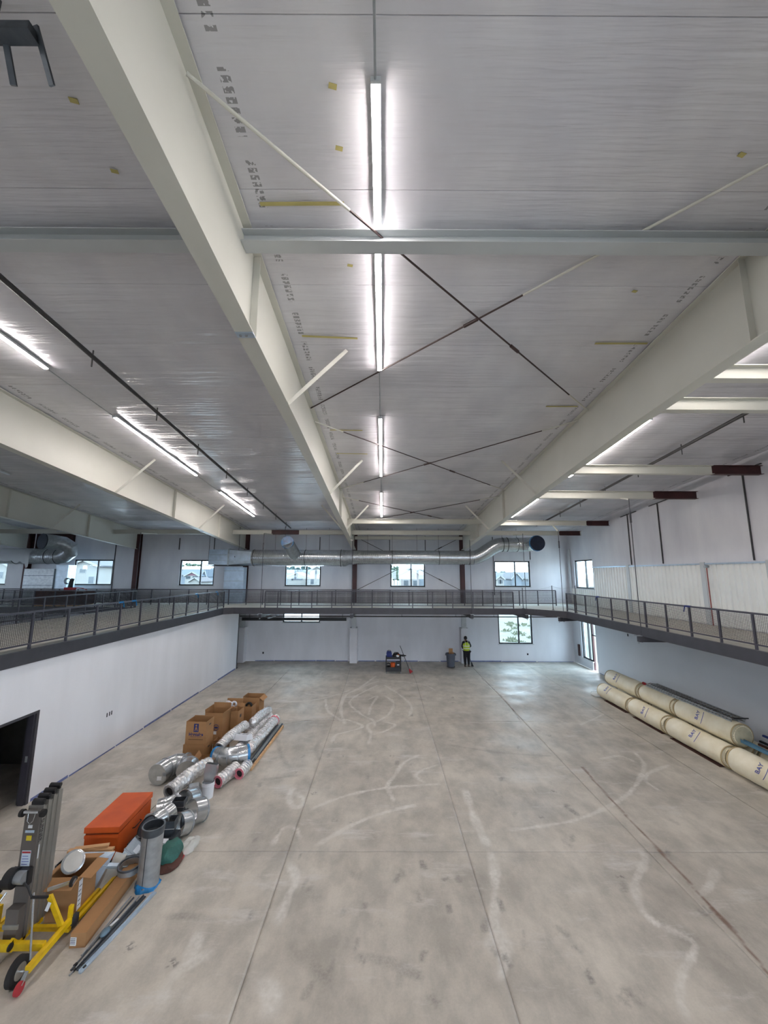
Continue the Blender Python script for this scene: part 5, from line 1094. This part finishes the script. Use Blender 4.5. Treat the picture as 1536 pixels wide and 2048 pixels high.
wb_ = thing('white_register_boot', 'white plastic register boot with dark slots on the foil ducts', 'duct boot', (-4.45, 13.75, .42)); TW = Matrix.Translation((-4.50, 13.75, .40)) @ Matrix.Rotation(math.radians(-12), 4, 'X') @ Matrix.Rotation(math.radians(-18), 4, 'Z')
MB(TW).loft([[(-.24,-.16,0),(.24,-.16,0),(.24,.2,0),(-.24,.2,0)],[(-.22,-.1,.16),(.22,-.1,.16),(.22,.16,.16),(-.22,.16,.16)]]).build('body', PLASTW, wb_)
for k in range(3): MB(TW).bb(-.18+.13*k, -.08+.13*k, -.03, .05, .158, .163).build('slot', BLACK, wb_)
MB().pipe([(-4.072, 15.85, .24), (-4.066, 15.95, .24)], .18, .01, 18).build('pink_band', PINK, FOUT, 40)
for k in range(7):
    x = -4.02+.035*k; z = .03+.03*((k*2) % 3); tag(MB().bar((x-.02, 12.95+.05*k, z), (x+.05, 15.9+.04*k, z), .034, .034).build('strut_channel', GALVK if k % 2 else GALVD, base=(x, 14.4, z-.02)), 'grey strut channel in the bundle beside the foil ducts, number %s from the ducts' % ('one', 'two', 'three', 'four', 'five', 'six', 'seven')[k], 'strut', 'strut channels beside the foil ducts')
tag(MB().bar((-3.84, 12.6, .045), (-3.72, 15.9, .045), .04, .09).build('lumber_strip', WOOD, base=(-3.78, 14.2, 0)), 'long raw wood strip along the outside of the strut bundle', 'board')
# ------------------------------------------------------------------ insulation rolls along the right wall
def roll(x, y0, y1, r, z, label, logo=None, seed=0):
    o = thing('insulation_roll', label, 'insulation roll', (x, (y0+y1)/2, z-r), 'cream insulation rolls'); n = 26; P = []; R = []; L = y1-y0
    for k in range(n+1):
        s = k/n; e = min(s, 1-s)*L; rr = r*(1 if e > .12 else .80+.20*math.sqrt(max(0, 1-(1-e/.12)**2))); P.append((x, y0+L*s, z)); R.append(rr)
    def q(i, a): 
        lump = .03*noise.noise(Vector((i*.35+seed*9, math.cos(a)*1.2, math.sin(a)*1.2+seed))); return 1+lump
    MB().tube(P, R, 30, caps=True, sq=q).build('roll', ROLLM, o, 40)
    for yy, t in ((y0, -1), (y1, 1)): MB().tube([(x, yy-t*.05, z), (x, yy+t*.004, z), (x, yy+t*.012, z)], [r*.93, r*.78, r*.3], 24).build('end_film', ROLLE, o, 40)
    for yy in (y0+.06, y1-.06): MB().torus((x, yy, z), r*.965, .018, 'y', 30, 6).build('edge_band', BAND, o, 60)
    if logo:
        yy, ang = logo; nrm = Vector((-math.sin(ang), 0, math.cos(ang))); upv = Vector((math.cos(ang), 0, math.sin(ang))); c = Vector((x, yy, z))+nrm*(r*1.025)
        # lettering runs along the roll
        text_mesh('BAY', .17, frame(c, upv, (0, 1, 0)), 'printed_logo', VIOLINK, o, extr=.004)
        pts = [c+Vector((0, -.14-.07*math.sin(math.pi*k/8), 0))+upv*(-.26+.46*k/8) for k in range(9)]; pts = [Vector((x, p.y, z))+(p-Vector((x, p.y, z))).normalized()*r*1.02 for p in pts]
        MB().tube(pts, .007, 5).build('logo_swoosh', VIOLINK, o)
    return o
XB, RB = 10.38, .335
roll(XB+.02, 17.4, 19.7, .32, .325, 'farthest cream insulation roll of the bottom row, wrapped in clear film', (19.0, .7), 1)
roll(XB, 15.25, 17.3, .33, .335, 'second farthest cream insulation roll of the bottom row', (16.3, 1.0), 2)
roll(XB+.02, 12.68, 15.15, .33, .335, 'cream insulation roll of the bottom row under the near end of the stack', (13.9, .8), 3)
roll(XB+.05, 9.9, 12.6, .35, .355, 'nearest cream insulation roll at the right edge of the view', (11.55, .95), 4)
roll(XB+.46, 17.35, 19.75, .33, .90, 'farthest cream insulation roll of the top row', (18.9, .9), 5)
roll(XB+.46, 15.35, 17.25, .32, .90, 'middle cream insulation roll of the top row', None, 6)
roll(XB+.47, 12.75, 15.25, .345, .91, 'near cream insulation roll of the top row with open film end', (14.1, 1.1), 7)
for k, (y0, y1) in enumerate(((17.4, 19.7), (15.2, 17.3), (12.7, 15.1), (10.0, 12.6))):
    roll(XB+.98, y0, y1, .335, .34, '%s hidden rear insulation roll against the right wall' % ('farthest', 'third', 'second', 'nearest')[k], None, 8+k)
# clear film tails and dark flat strips below
for y, l in ((19.85, 'far end'),):
    mb = MB(); mb.ell((XB-.1, y, .1), (.42, .28, .12), 14, 8); mb.v = [Vector((v.x+.05*noise.noise(v*7), v.y, max(.002, v.z+.05*noise.noise(v*6)))) for v in mb.v]; o = mb.build('film_tail', CLEAR, None, 40, base=(XB, y, 0)); tag(o, 'loose clear film tail at the far end of the bottom row of rolls', 'film')
for k, (y0, y1) in enumerate(((17.6, 19.2), (15.4, 17.1), (12.9, 15.0))):
    tag(MB().bb(XB-.24, XB+.10, y0, y1, 0, .02).build('floor_strip', BROWNT, base=(XB, (y0+y1)/2, 0)), 'dark strip under the bottom row of rolls, %s' % ('far', 'middle', 'near')[k], 'strip', 'dark strips under the rolls')  # thin dark brown strips laid under the rolls
# expanding lattice ladder on top
ld = thing('lattice_bundle', 'bundle of grey metal lattice trays lying on the top row of rolls', 'lattice', (XB+.55, 15.0, 1.22)); x0, x1 = XB+.36, XB+.78; y0, y1 = 13.0, 17.0
MM = GALVD; G2 = pm('brown_grey_lattice', '#6f6862', .6, metal=.4)
for zz, s in ((1.25, 0), (1.31, .03)):
    for x in (x0+s, (x0+x1)/2+s, x1+s): MB().bar((x, y0, zz), (x, y1, zz), .02, .05).build('side_rail', MM, ld)
    for k in range(30):
        y = y0+.07+(y1-y0-.14)*k/29; MB().bar((x0+s, y, zz+.012), ((x0+x1)/2+s, y+.12, zz+.012), .03, .012).build('rung', G2, ld); MB().bar(((x0+x1)/2+s, y+.12, zz), (x1+s, y, zz), .03, .012).build('rung', G2, ld)
MB().cyl((x0-.02, y1+.02, 1.30), (x0-.02, y1+.14, 1.30), .05, 10).build('red_cap', REDINK, ld, 40); MB().cyl((x1+.1, y0-.02, 1.34), (x0+.1, y0+.02, 1.33), .02, 8).build('end_bar', BLACK, ld)
# blue strut and scraps on the nearest roll
bs = thing('blue_strut', 'long steel blue strut lying on the nearest roll at the right edge', 'strut', (XB+.5, 11.4, .68)); MB().bar((XB+.40, 12.75, .77), (XB+.42, 10.0, .735), .10, .04).build('channel', BLUES, bs); MB().bar((XB+.355, 12.75, .80), (XB+.375, 10.0, .765), .012, .09).bar((XB+.45, 12.75, .80), (XB+.47, 10.0, .765), .012, .09).build('lip', BLUES, bs); MB().bar((XB+.352, 11.7, .80), (XB+.355, 11.55, .80), .004, .05).build('sticker', STICK, bs)
for k, (x, z, m, l) in enumerate(((.62, .74, WOOD, 'tan board'), (.76, .76, BROWNT, 'dark brown bar'), (.90, .80, BLACK, 'black bar'), (1.10, .92, BLUEINK, 'dark blue bar nearest the wall'))):
    tag(MB().bar((XB+x, 12.5+.1*k, z), (XB+x+.05, 9.95, z-.02), .06, .05).build('loose_bar', m, base=(XB+x, 11.2, z-.03)), l+' lying on the rolls behind the blue strut', 'bar', 'loose bars on the near rolls')
tag(MB().prism([(9.62, 10.0), (9.9, 9.7), (9.75, 10.45)], 'z', .002, .006).build('orange_scrap', pm('rust_orange_scrap', '#b5532c', .8), base=(9.7, 10, 0)), 'small rust orange scrap on the floor at the right edge', 'scrap')
# ------------------------------------------------------------------ service cart, mop, bin, worker
c = thing('service_cart', 'black two-shelf service cart loaded with tools near the back wall', 'cart', (.64, 24.3, 0)); x0, x1, y0, y1 = .18, 1.08, 24.02, 24.55
CB = pm('black_cart_plastic', '#232428', .55)
for z in (.26, .82): MB().bb(x0, x1, y0, y1, z-.02, z).bb(x0, x1, y0, y0+.03, z, z+.10).bb(x0, x1, y1-.03, y1, z, z+.1).bb(x0, x0+.03, y0, y1, z, z+.1).bb(x1-.03, x1, y0, y1, z, z+.1).build('tray', CB, c)
MB().bb(x0, x1, y0-.004, y0, .13, .26).build('lower_skirt', CB, c)
for x in (x0+.03, x1-.03):
    for y in (y0+.03, y1-.03):
        MB().bb(x-.03, x+.03, y-.03, y+.03, .12, .82).build('upright', CB, c); MB().cyl((x-.02, y, .06), (x+.02, y, .06), .06, 12).build('caster', GALVD, c, 40)
MB().bar((x1, y0+.1, .98), (x1+.2, y0+.25, .98), .30, .05).build('handle', CB, c); 
t = thing('blue_tool_bag', 'blue canvas tool bag on the top tray of the cart', 'bag', (.38, 24.28, .82)); MB().loft([[(.24,24.12,.82),(.56,24.12,.82),(.56,24.44,.82),(.24,24.44,.82)],[(.22,24.14,1.08),(.54,24.14,1.08),(.54,24.42,1.08),(.22,24.42,1.08)],[(.26,24.2,1.22),(.5,24.2,1.2),(.5,24.36,1.2),(.26,24.36,1.22)]]).build('bag', pm('navy_canvas', '#26336f', .85, bump=.2), t); MB().tube([(.26, 24.26, 1.18), (.32, 24.26, 1.26), (.44, 24.26, 1.26), (.5, 24.26, 1.18)], .015, 6).build('handle', BLACK, t)
t = thing('black_tool_bag', 'slumped black tool bag with orange and white bits on the cart', 'bag', (.82, 24.28, .82)); mb = MB(); mb.ell((.82, 24.28, .95), (.27, .2, .15), 16, 9); mb.v = [Vector((v.x+.05*noise.noise(v*8), v.y, max(.825, v.z+.06*noise.noise(v*7)))) for v in mb.v]; mb.build('bag', BLACK, t, 40); MB().tube([(.62, 24.2, 1.05), (.7, 24.16, 1.16), (.9, 24.16, 1.15), (1.0, 24.2, 1.0)], .025, 6).build('strap', BLACK, t); MB().ell((.88, 24.08, .98), (.09, .03, .07), 10, 6).build('white_patch', PLASTW, t, 60); MB().ell((.92, 24.06, 1.05), (.06, .03, .03), 10, 6).build('orange_patch', ORANGE, t, 60)
t = thing('orange_bucket', 'orange bucket on the lower tray of the cart', 'bucket', (.6, 24.25, .26)); MB().pipe([(.6, 24.22, .27), (.6, 24.22, .58)], [.125, .145], .006, 20).build('pail', ORANGE, t, 40); MB().pipe([(.6, 24.22, .5), (.6, 24.22, .52)], .15, .01, 20).build('rim', ORANGE, t, 40); MB().cyl((.6, 24.22, .27), (.6, 24.22, .28), .12, 16).build('bottom', ORANGE, t)
t = thing('black_tool_case', 'black tool case with white label on the lower tray of the cart', 'case', (.88, 24.3, .26)); MB().bb(.76, 1.03, 24.14, 24.46, .265, .60).build('body', BLACK, t); MB().bb(.84, .97, 24.135, 24.14, .44, .50).build('label', STICK, t); MB().tube([(.82, 24.3, .6), (.84, 24.3, .65), (.95, 24.3, .65), (.97, 24.3, .6)], .014, 6).build('handle', BLACK, t)
t = thing('black_coil', 'black hose coil on the lower tray of the cart', 'hose', (.34, 24.25, .26))
for k in range(4): MB().torus((.34, 24.2+.04*k, .41), .125, .022, 'y', 18, 6).build('loop', RUBBER, t, 60)
m = thing('mop', 'long black handled mop with red head leaning on the cart', 'mop', (1.72, 24.15, 0)); MB().cyl((1.02, 24.3, 1.52), (1.55, 24.18, .22), .017, 8).build('handle', BLACK, m, 40); MB().tube([(1.55, 24.18, .24), (1.6, 24.17, .14), (1.68, 24.14, .04)], [.03, .07, .11], 10).build('red_head', REDINK, m, 40)
b = thing('trash_can', 'grey wheeled trash can with cardboard sticking out beside the column', 'trash can', (4.2, 25.5, 0)); GC = pm('grey_can_plastic', '#454a57', .55, var=.08); cx, cy = 4.2, 25.5
MB().pipe([(cx, cy, .12), (cx, cy, .5), (cx, cy, .86)], [.225, .255, .285], .012, 26).build('body', GC, b, 40); MB().pipe([(cx, cy, .82), (cx, cy, .875)], .31, .03, 26).build('rim', GC, b, 40); MB().cyl((cx, cy, .11), (cx, cy, .13), .222, 26).build('bottom', GC, b); MB().cyl((cx, cy, .07), (cx, cy, .11), .25, 20).build('dolly', BLACK, b, 40)
for k in range(5): a = k*2*math.pi/5-.4; MB().cyl((cx+.2*math.cos(a)-.015, cy+.2*math.sin(a), .035), (cx+.2*math.cos(a)+.015, cy+.2*math.sin(a), .035), .035, 10).build('caster', GALVD, b, 40)
for s in (-1, 1): MB().bar((cx+s*.30, cy-.06, .80), (cx+s*.30, cy+.06, .80), .05, .10).build('handle', GC, b)
t = thing('cardboard_scrap', 'brown cardboard pieces sticking out of the trash can', 'cardboard', (4.22, 25.5, .5)); MB().bar((4.20, 25.5, .45), (4.21, 25.48, 1.16), .24, .012, upv=(0, 1, 0)).build('tall_piece', CARD, t); MB().ell((4.26, 25.42, .90), (.14, .06, .07), 10, 6).build('crumpled_piece', CARDD, t, 30)

def skin(name, verts, edges, mat, parent, sub=2, root=0):
    me = bpy.data.meshes.new(name); off = Vector(parent.get('_org', (0, 0, 0))); me.from_pydata([Vector(v[0])-off for v in verts], edges, []); o = bpy.data.objects.new(name, me); col.objects.link(o)
    md = o.modifiers.new('skin', 'SKIN'); md.use_smooth_shade = True
    sv = me.skin_vertices[0].data
    for i, v in enumerate(verts): sv[i].radius = (v[1], v[2] if len(v) > 2 else v[1]); sv[i].use_root = (i == root)
    s = o.modifiers.new('sub', 'SUBSURF'); s.levels = sub; s.render_levels = sub
    dg = bpy.context.evaluated_depsgraph_get(); m2 = bpy.data.meshes.new_from_object(o.evaluated_get(dg)); bpy.data.objects.remove(o, do_unlink=True)
    m2.name = name; m2.materials.clear(); m2.materials.append(mat); m2.polygons.foreach_set('use_smooth', [True]*len(m2.polygons))
    r = bpy.data.objects.new(name, m2); col.objects.link(r); r.parent = parent; r['_org'] = list(off); return r
px, py = 5.27, 25.85
W = thing('person', 'worker in yellow-green safety vest and black trousers sweeping by the column, back turned', 'person', (px, py, 0))
SKIN = pm('skin', '#8a5f49', .6); CLO = pm('dark_jacket', '#191b20', .85, bump=.1); PAN = pm('black_trousers', '#121216', .85, bump=.1); VEST = pm('hi_vis_vest', '#b9d22f', .75, var=.08); REFL = pm('reflective_tape', '#cfcfc4', .4); SHOE = pm('tan_boot', '#4c4038', .7)
# skeleton: worker faces the wall (+y), leaning forward slightly, head bowed
def V(x, y, z): return (px+x, py+y, z)
body = [(V(0,0,.93),.135,.11),(V(0,.04,1.12),.125,.10),(V(.0,.10,1.30),.15,.105),(V(0,.15,1.45),.13,.09),(V(0,.21,1.54),.055,.055),(V(0,.26,1.62),.085,.095),(V(0,.28,1.70),.08,.09),
        (V(-.18,.15,1.43),.065,.065),(V(-.24,.14,1.18),.05,.05),(V(-.14,.34,1.02),.04,.04),(V(-.08,.40,.99),.035,.03),
        (V(.18,.15,1.43),.065,.065),(V(.29,.16,1.20),.05,.05),(V(.20,.38,1.12),.04,.04),(V(.14,.44,1.12),.035,.03),
        (V(-.10,0,.86),.095,.095),(V(-.11,.03,.48),.065,.07),(V(-.11,-.01,.09),.045,.05),(V(-.11,.13,.045),.04,.035),
        (V(.10,0,.86),.095,.095),(V(.11,.03,.48),.065,.07),(V(.11,.02,.09),.045,.05),(V(.12,.16,.045),.04,.035)]
ed = [(0,1),(1,2),(2,3),(3,4),(4,5),(5,6),(3,7),(7,8),(8,9),(9,10),(3,11),(11,12),(12,13),(13,14),(0,15),(15,16),(16,17),(17,18),(0,19),(19,20),(20,21),(21,22)]
skin('body', body, ed, SKIN, W)
j = [(body[i][0], body[i][1]*1.45, body[i][2]*1.4) for i in (0,1,2,3,7,8,9,11,12,13,4)]; skin('jacket', j, [(0,1),(1,2),(2,3),(3,4),(4,5),(5,6),(3,7),(7,8),(8,9),(3,10)], CLO, W)
p_ = [(body[i][0], body[i][1]*1.55, body[i][2]*1.5) for i in (0,15,16,17,19,20,21)]; skin('trousers', p_, [(0,1),(1,2),(2,3),(0,4),(4,5),(5,6)], PAN, W)
v_ = [(V(0,.01,.90),.225,.19),(V(0,.05,1.10),.225,.19),(V(0,.10,1.30),.25,.19),(V(0,.145,1.47),.21,.155)]; skin('safety_vest', v_, [(0,1),(1,2),(2,3)], VEST, W, 2)
def hoop(zc_, yc, rx, ry, h, name, tiltp=.1):
    q = []
    for s in (0, 1): q.append([V(rx*math.cos(2*math.pi*k/24), yc+tiltp*(s*h)+ry*math.sin(2*math.pi*k/24), zc_+s*h) for k in range(24)])
    MB().loft(q, caps=False).build(name, REFL, W, 60)
hoop(1.08, .04, .215, .185, .05, 'reflective_band'); hoop(1.22, .075, .228, .188, .05, 'reflective_band')
for s in (-1, 1): MB().tube([V(s*.08, -.10, 1.25), V(s*.085, -.075, 1.40), V(s*.09, .02, 1.56)], .012, 6).build('reflective_strap', REFL, W, 60)
h = MB(); h.ell(V(0, .255, 1.69), (.108, .12, .125), 16, 10); h.build('dark_cap', BLACK, W, 60)
MB().ell(V(0, .375, 1.66), (.06, .02, .035), 10, 6).build('hair', BLACK, W, 60); MB().ell(V(0, .372, 1.645), (.016, .03, .03), 8, 6).build('nose', SKIN, W, 60)
for s in (-1, 1): MB().ell(V(s*.088, .28, 1.645), (.014, .025, .035), 8, 6).build('ear', SKIN, W, 60)
for s, base_, x in ((-1, V(-.08, .40, .99), -.08), (1, V(.14, .44, 1.12), .14)):
    hb = MB()
    for k in range(4): hb.tube([Vector(base_)+Vector((-.028+.018*k, .01, .0)), Vector(base_)+Vector((-.026+.018*k, .05, -.02)), Vector(base_)+Vector((-.022+.015*k, .055, -.055-.006*(k % 2))), Vector(base_)+Vector((-.02+.014*k, .025, -.065))], [.011, .010, .009, .007], 7)
    hb.tube([Vector(base_)+Vector((-s*.03, .0, .0)), Vector(base_)+Vector((-s*.04, .035, -.01)), Vector(base_)+Vector((-s*.02, .055, -.02))], [.012, .011, .008], 7); hb.ell(Vector(base_)+Vector((0, .01, -.01)), (.042, .03, .03), 10, 6); hb.build('hand', SKIN, W, 60)
for x, y in ((-.11, .06), (.12, .09)): MB().loft([[V(x+.055*math.cos(a), y+.16*math.sin(a), 0.002) for a in [2*math.pi*k/14 for k in range(14)]], [V(x+.055*math.cos(a), y+.16*math.sin(a), .06) for a in [2*math.pi*k/14 for k in range(14)]], [V(x+.05*math.cos(a), y-.06+.07*math.sin(a), .12) for a in [2*math.pi*k/14 for k in range(14)]]]).build('boot', SHOE, W, 50)
br = thing('broom', 'dark broom held by the worker at the foot of the back wall', 'broom', (px+.3, py+.2, 0)); MB().cyl((px-.02, py+.455, 1.30), (px+.30, py+.15, .22), .014, 8).build('handle', BLACK, br, 40); MB().loft([[(px+.26,py+.10,.24),(px+.33,py+.10,.24),(px+.35,py+.2,.24),(px+.28,py+.2,.24)],[(px+.28,py-.0,.01),(px+.42,py-.0,.01),(px+.44,py+.2,.01),(px+.3,py+.2,.01)]]).build('bristles', RUBBER, br)
# ------------------------------------------------------------------ outside
def gz(y): return -.05+max(0, (y-30))*.0085
def hgrid(x0, x1, y0, y1, nx, ny, f):
    vs = [(x0+(x1-x0)*i/nx, y0+(y1-y0)*j/ny, f(x0+(x1-x0)*i/nx, y0+(y1-y0)*j/ny)) for j in range(ny+1) for i in range(nx+1)]
    return MB().add(vs, [(j*(nx+1)+i, j*(nx+1)+i+1, (j+1)*(nx+1)+i+1, (j+1)*(nx+1)+i) for j in range(ny) for i in range(nx)])
o = hgrid(-220, 240, BACK+.26, 330, 60, 60, lambda x, y: gz(y)-.1+.12*noise.noise(Vector((x*.15, y*.15, 0)))).build('ground_field', DIRT); tag(o, 'dry pale dirt field with sparse green growth outside', 'ground', kind='structure')
o = hgrid(XR+.26, 240, -40, BACK+.26, 20, 20, lambda x, y: -.12).build('ground_side', pm('pale_gravel', '#d8d2c8', .9, var=.08, scale=.5)); tag(o, 'pale gravel ground outside the right doorway', 'ground', kind='structure')
o = MB().bb(-26, 0, 30, 62, -.2, .32).build('pale_lot', pm('white_gravel_lot', '#efe9e6', .9, var=.03)); tag(o, 'white gravel lot outside the washed-out low window', 'lot', kind='structure')
o = MB().bb(-230, 250, -160, -40.02, -.2, -.1).bb(-230, XR+.25, -40, FRONT-.26, -.2, -.1).build('ground_front', DIRT); tag(o, 'ground outside the front of the building', 'ground', kind='structure')
def PX(x, Y): d = ray(x, 1146); return d.x/d.y*Y
def ZY(y, Y, x=767): d = ray(x, y); return EYE+d.z/d.y*Y
def house(px0, px1, Y, y_eave, y_apex, label, wall=HOUSEW, roof=ROOFG, dep=11, gable=True, wins=(), base=None, trim=True, board=None):
    """house whose front spans pixel columns px0..px1 at distance Y"""
    x0, x1 = PX(px0, Y), PX(px1, Y); ze, za = ZY(y_eave, Y, (px0+px1)/2), ZY(y_apex, Y, (px0+px1)/2); zg = gz(Y)-.3; xm = (x0+x1)/2
    h = thing('house', label, 'house', (xm, Y+dep/2, zg), 'houses beyond the field')
    if gable:
        MB().prism([(x0, zg), (x1, zg), (x1, ze), (xm, za), (x0, ze)], 'y', Y, Y+dep).build('walls', wall, h)
        for s in (-1, 1):
            e = Vector((x0 if s < 0 else x1, 0, ze)); a = Vector((xm, 0, za)); dv = (e-a); L = dv.length; e2 = a+dv*(1+.5/L)
            MB().prism([(a.x, a.z+.02), (e2.x, e2.z+.02), (e2.x, e2.z+.28), (a.x, a.z+.28)][::(1 if s > 0 else -1)], 'y', Y-.45, Y+dep+.3).build('roof_slope', roof, h)
            if trim: MB().bar(a+Vector((0, Y-.47, .12)), e2+Vector((0, Y-.47, .12)), .06, .34).build('barge_board', TRIMW, h)
        if board: MB().prism([(x0+(x1-x0)*.12, ze+.15), (x1-(x1-x0)*.12, ze+.15), (xm, za-.35)], 'y', Y-.06, Y-.01).build('gable_board', board, h)
    else:
        MB().bb(x0, x1, Y, Y+dep, zg, ze).build('walls', wall, h)
        ym = Y+dep/2
        MB().prism([(Y-.5, ze-.05), (ym, za), (ym, za+.25), (Y-.5, ze+.2)], 'x', x0-.4, x1+.4).build('roof_slope', roof, h)
        MB().prism([(ym, za), (Y+dep+.5, ze-.05), (Y+dep+.5, ze+.2), (ym, za+.25)], 'x', x0-.4, x1+.4).build('roof_slope', roof, h)
        for xx in (x0, x1): MB().prism([(Y, ze), (Y+dep, ze), (ym, za)], 'x', xx-.1, xx+.1).build('gable_wall', wall, h)
        MB().bb(x0-.4, x1+.4, Y-.55, Y-.5, ze-.1, ze+.15).build('gutter', TRIMW, h)
    for px, py, w_, hh in wins:
        xc, zz = PX(px, Y), ZY(py, Y, px); f = MB().bb(xc-w_/2-.1, xc+w_/2+.1, Y-.05, Y-.005, zz-hh/2-.1, zz+hh/2+.1).build('window', TRIMW, h); MB().bb(xc-w_/2, xc+w_/2, Y-.08, Y-.05, zz-hh/2, zz+hh/2).build('pane', PANE, f)
    return h
house(140, 193, 72, 1132, 1121, 'large cream two-storey gabled house seen through the window by the crate', HOUSEW, ROOFG, 14, wins=[(165, 1141.5, 1.0, .7), (184, 1160, .9, 1.2)])
house(207, 236, 84, 1133, 1124, 'cream house with purple-grey roof right of the large gabled house', HOUSEW, ROOFBR, 14, wins=[(214.5, 1143, .7, 1.8), (214, 1162, .7, 1.8)])
house(-30, 22, 90, 1136, 1122, 'white house in the far left window', HOUSEW, ROOFG, 12, wins=[(2, 1150, 1, 1.4)])
house(355, 412, 150, 1150, 1139, 'long blue-roofed house beyond the window left of the duct box', HOUSEB, ROOFB, 12, gable=False)
house(371, 398, 141, 1152, 1144.5, 'house front with small red gable under the blue roof', HOUSEW, ROOFB, 8, wins=[(377, 1155, 1.6, .9), (391, 1155, 1.8, .9)], board=REDG)
house(380, 402, 118, 1163, 1156, 'low shed with brown gabled roof in front of the red gable', HOUSEW, ROOFBR, 8)
house(358, 425, 190, 1139, 1133.5, 'long pale-roofed house behind the blue roof', HOUSEP, pm('pale_roof', '#c3b9bf', .9), 10, gable=False)
house(405, 414, 146, 1152, 1140, 'narrow steep gabled house right of the blue roof', HOUSEB, ROOFB, 9)
house(412, 436, 165, 1146, 1137, 'white two-storey house behind the duct box window', HOUSEW, ROOFG, 10, wins=[(416, 1148, 1, 1), (421, 1148, 1, 1)], )
house(575, 613, 138, 1154, 1146, 'low cream house with a wide gable in the window under the duct', HOUSEW, ROOFBR, 10, wins=[(595, 1157, 3.6, 1.1), (584.5, 1158.5, .7, .7)])
house(568, 588, 175, 1146, 1140, 'pale blue house behind the low gabled house', HOUSEB, ROOFB, 10, gable=False)
house(620, 648, 128, 1141, 1133.5, 'tall pale two-storey house at the right of the window under the duct', HOUSEW, ROOFG, 11, wins=[(634.5, 1145, 1.1, 1.1), (625, 1163, 1.0, 1.6)])
house(802, 838, 122, 1148, 1137.5, 'cream two-storey gabled house in the cross-braced window', HOUSEP, ROOFG, 13, wins=[(826, 1152, 1.6, 1.6), (812, 1166, 1.4, 1.6), (830, 1166, 1.2, 1.6)])
house(832, 862, 136, 1150, 1140, 'grey-roofed wing behind the cream house', HOUSEB, ROOFG, 12, gable=False)
house(993, 1007, 128, 1158, 1152, 'white dormer-gabled house at left of the rightmost upper window', HOUSEW, ROOFB, 9, wins=[(998.5, 1163.5, .8, 1.1), (1002, 1163.5, .8, 1.1)])
house(985, 1018, 150, 1152, 1146, 'long grey-roofed house behind the dormer gable', HOUSEB, ROOFG, 11, gable=False)
house(1010, 1030, 140, 1161, 1155, 'small white house between the two gables', HOUSEW, ROOFB, 9, gable=False, wins=[(1020.5, 1164.5, 2.6, .9)])
house(1023, 1042, 130, 1157, 1146, 'pale blue gabled house in the middle of the rightmost window', HOUSEB, ROOFG, 12)
house(1036, 1076, 137, 1157, 1145.5, 'wide grey-roofed house at right of the rightmost window', HOUSEB, ROOFG, 12, gable=False, wins=[(1043, 1160, 1.2, 1), (1054, 1160, 1.4, 1)])
def tree(x, y, z, r, h, label, leaf):
    t = thing('tree', label, 'tree', (x, y, z), 'trees beyond the houses'); MB().tube([(x, y, z), (x+.1, y, z+h*.4), (x, y, z+h*.7)], [r*.09, r*.07, r*.04], 7).build('trunk', TRUNK, t)
    mb = MB(); mb.ell((x, y, z+h*.62), (r*.85, r*.85, h*.33), 10, 7)
    for k in range(int(46+r*6)):
        a = random.uniform(0, 6.28); q = random.random()**.5; zz = random.uniform(.3, 1); rr = r*math.sqrt(max(.05, 1-((zz-.6)/.45)**2)); s = r*random.uniform(.24, .42)
        mb.ell((x+rr*q*math.cos(a), y+rr*q*math.sin(a), z+h*zz), (s*random.uniform(.8, 1.2), s, s*random.uniform(.6, .9)), 7, 5)
    mb.build('crown', leaf, t)
random.seed(5)
TL = []
def trow(px0, px1, Y, ytop, n, leaf, where):
    for k in range(n):
        px = px0+(px1-px0)*(k+.5)/n+random.uniform(-2, 2); Yk = Y+random.uniform(-4, 8); zt = ZY(ytop+random.uniform(-1.5, 3), Yk, px); z0 = gz(Yk)-.3
        tree(PX(px, Yk), Yk, z0, (px1-px0)/n/791*Yk*.62, (zt-z0)*.92, '%s tree behind the houses in the %s' % (('leftmost', 'second', 'third', 'fourth', 'fifth')[k], where), leaf)
trow(355, 405, 215, 1124, 4, LEAF, 'window left of the duct box'); trow(405, 432, 205, 1130, 3, LEAF, 'right half of the window by the duct box')
trow(568, 622, 200, 1131, 5, LEAF2, 'window under the round duct'); trow(776, 800, 165, 1128, 3, LEAF, 'cross-braced window'); trow(988, 1032, 205, 1141, 5, LEAF2, 'rightmost upper window')
for k in range(5):
    tree(70+k*17, 115+k*14, gz(130), 6.5, 9.5+random.uniform(-1, 2), '%s bushy tree outside the corner window on the right' % ('first', 'second', 'third', 'fourth', 'fifth')[k], LEAF2)
f = thing('timber_fence', 'weathered timber fence along the back of the houses', 'fence', (0, 112, gz(112)))
for k in range(46):
    x = -80+k*3.2; MB().bb(x, x+3.12, 112, 112.08, gz(112)-.2, gz(112)+1.55+.12*((k*7) % 3)).build('fence_panel', FENCEM, f)
for k in range(14):
    px, py = random.uniform(1000, 1066), random.uniform(1238, 1284); c = on_floor(px, py, 0.0)
    if c.y < 30: continue
    mb = MB(); s = random.uniform(.4, 1.0)
    for q in range(14):
        a = random.uniform(0, 6.28); r = random.uniform(0, s); x, y = c.x+r*math.cos(a), c.y+r*math.sin(a); h = random.uniform(.08, .28); z = gz(y)-.1
        mb.add([(x-.12, y, z), (x+.12, y, z), (x+random.uniform(-.2, .2), y+.1, z+h), (x, y-.1, z), (x, y+.14, z)], [(0, 1, 2), (3, 4, 2)])
    tag(mb.build('grass_tuft', GRASS, base=(c.x, c.y, gz(c.y))), 'tuft of green weeds on the dirt field outside the low window', 'weeds', 'weeds on the field outside', 'stuff')
# ------------------------------------------------------------------ tidy helper properties
for o in bpy.data.objects:
    for k in ('_org', '_T'):
        if k in o: del o[k]
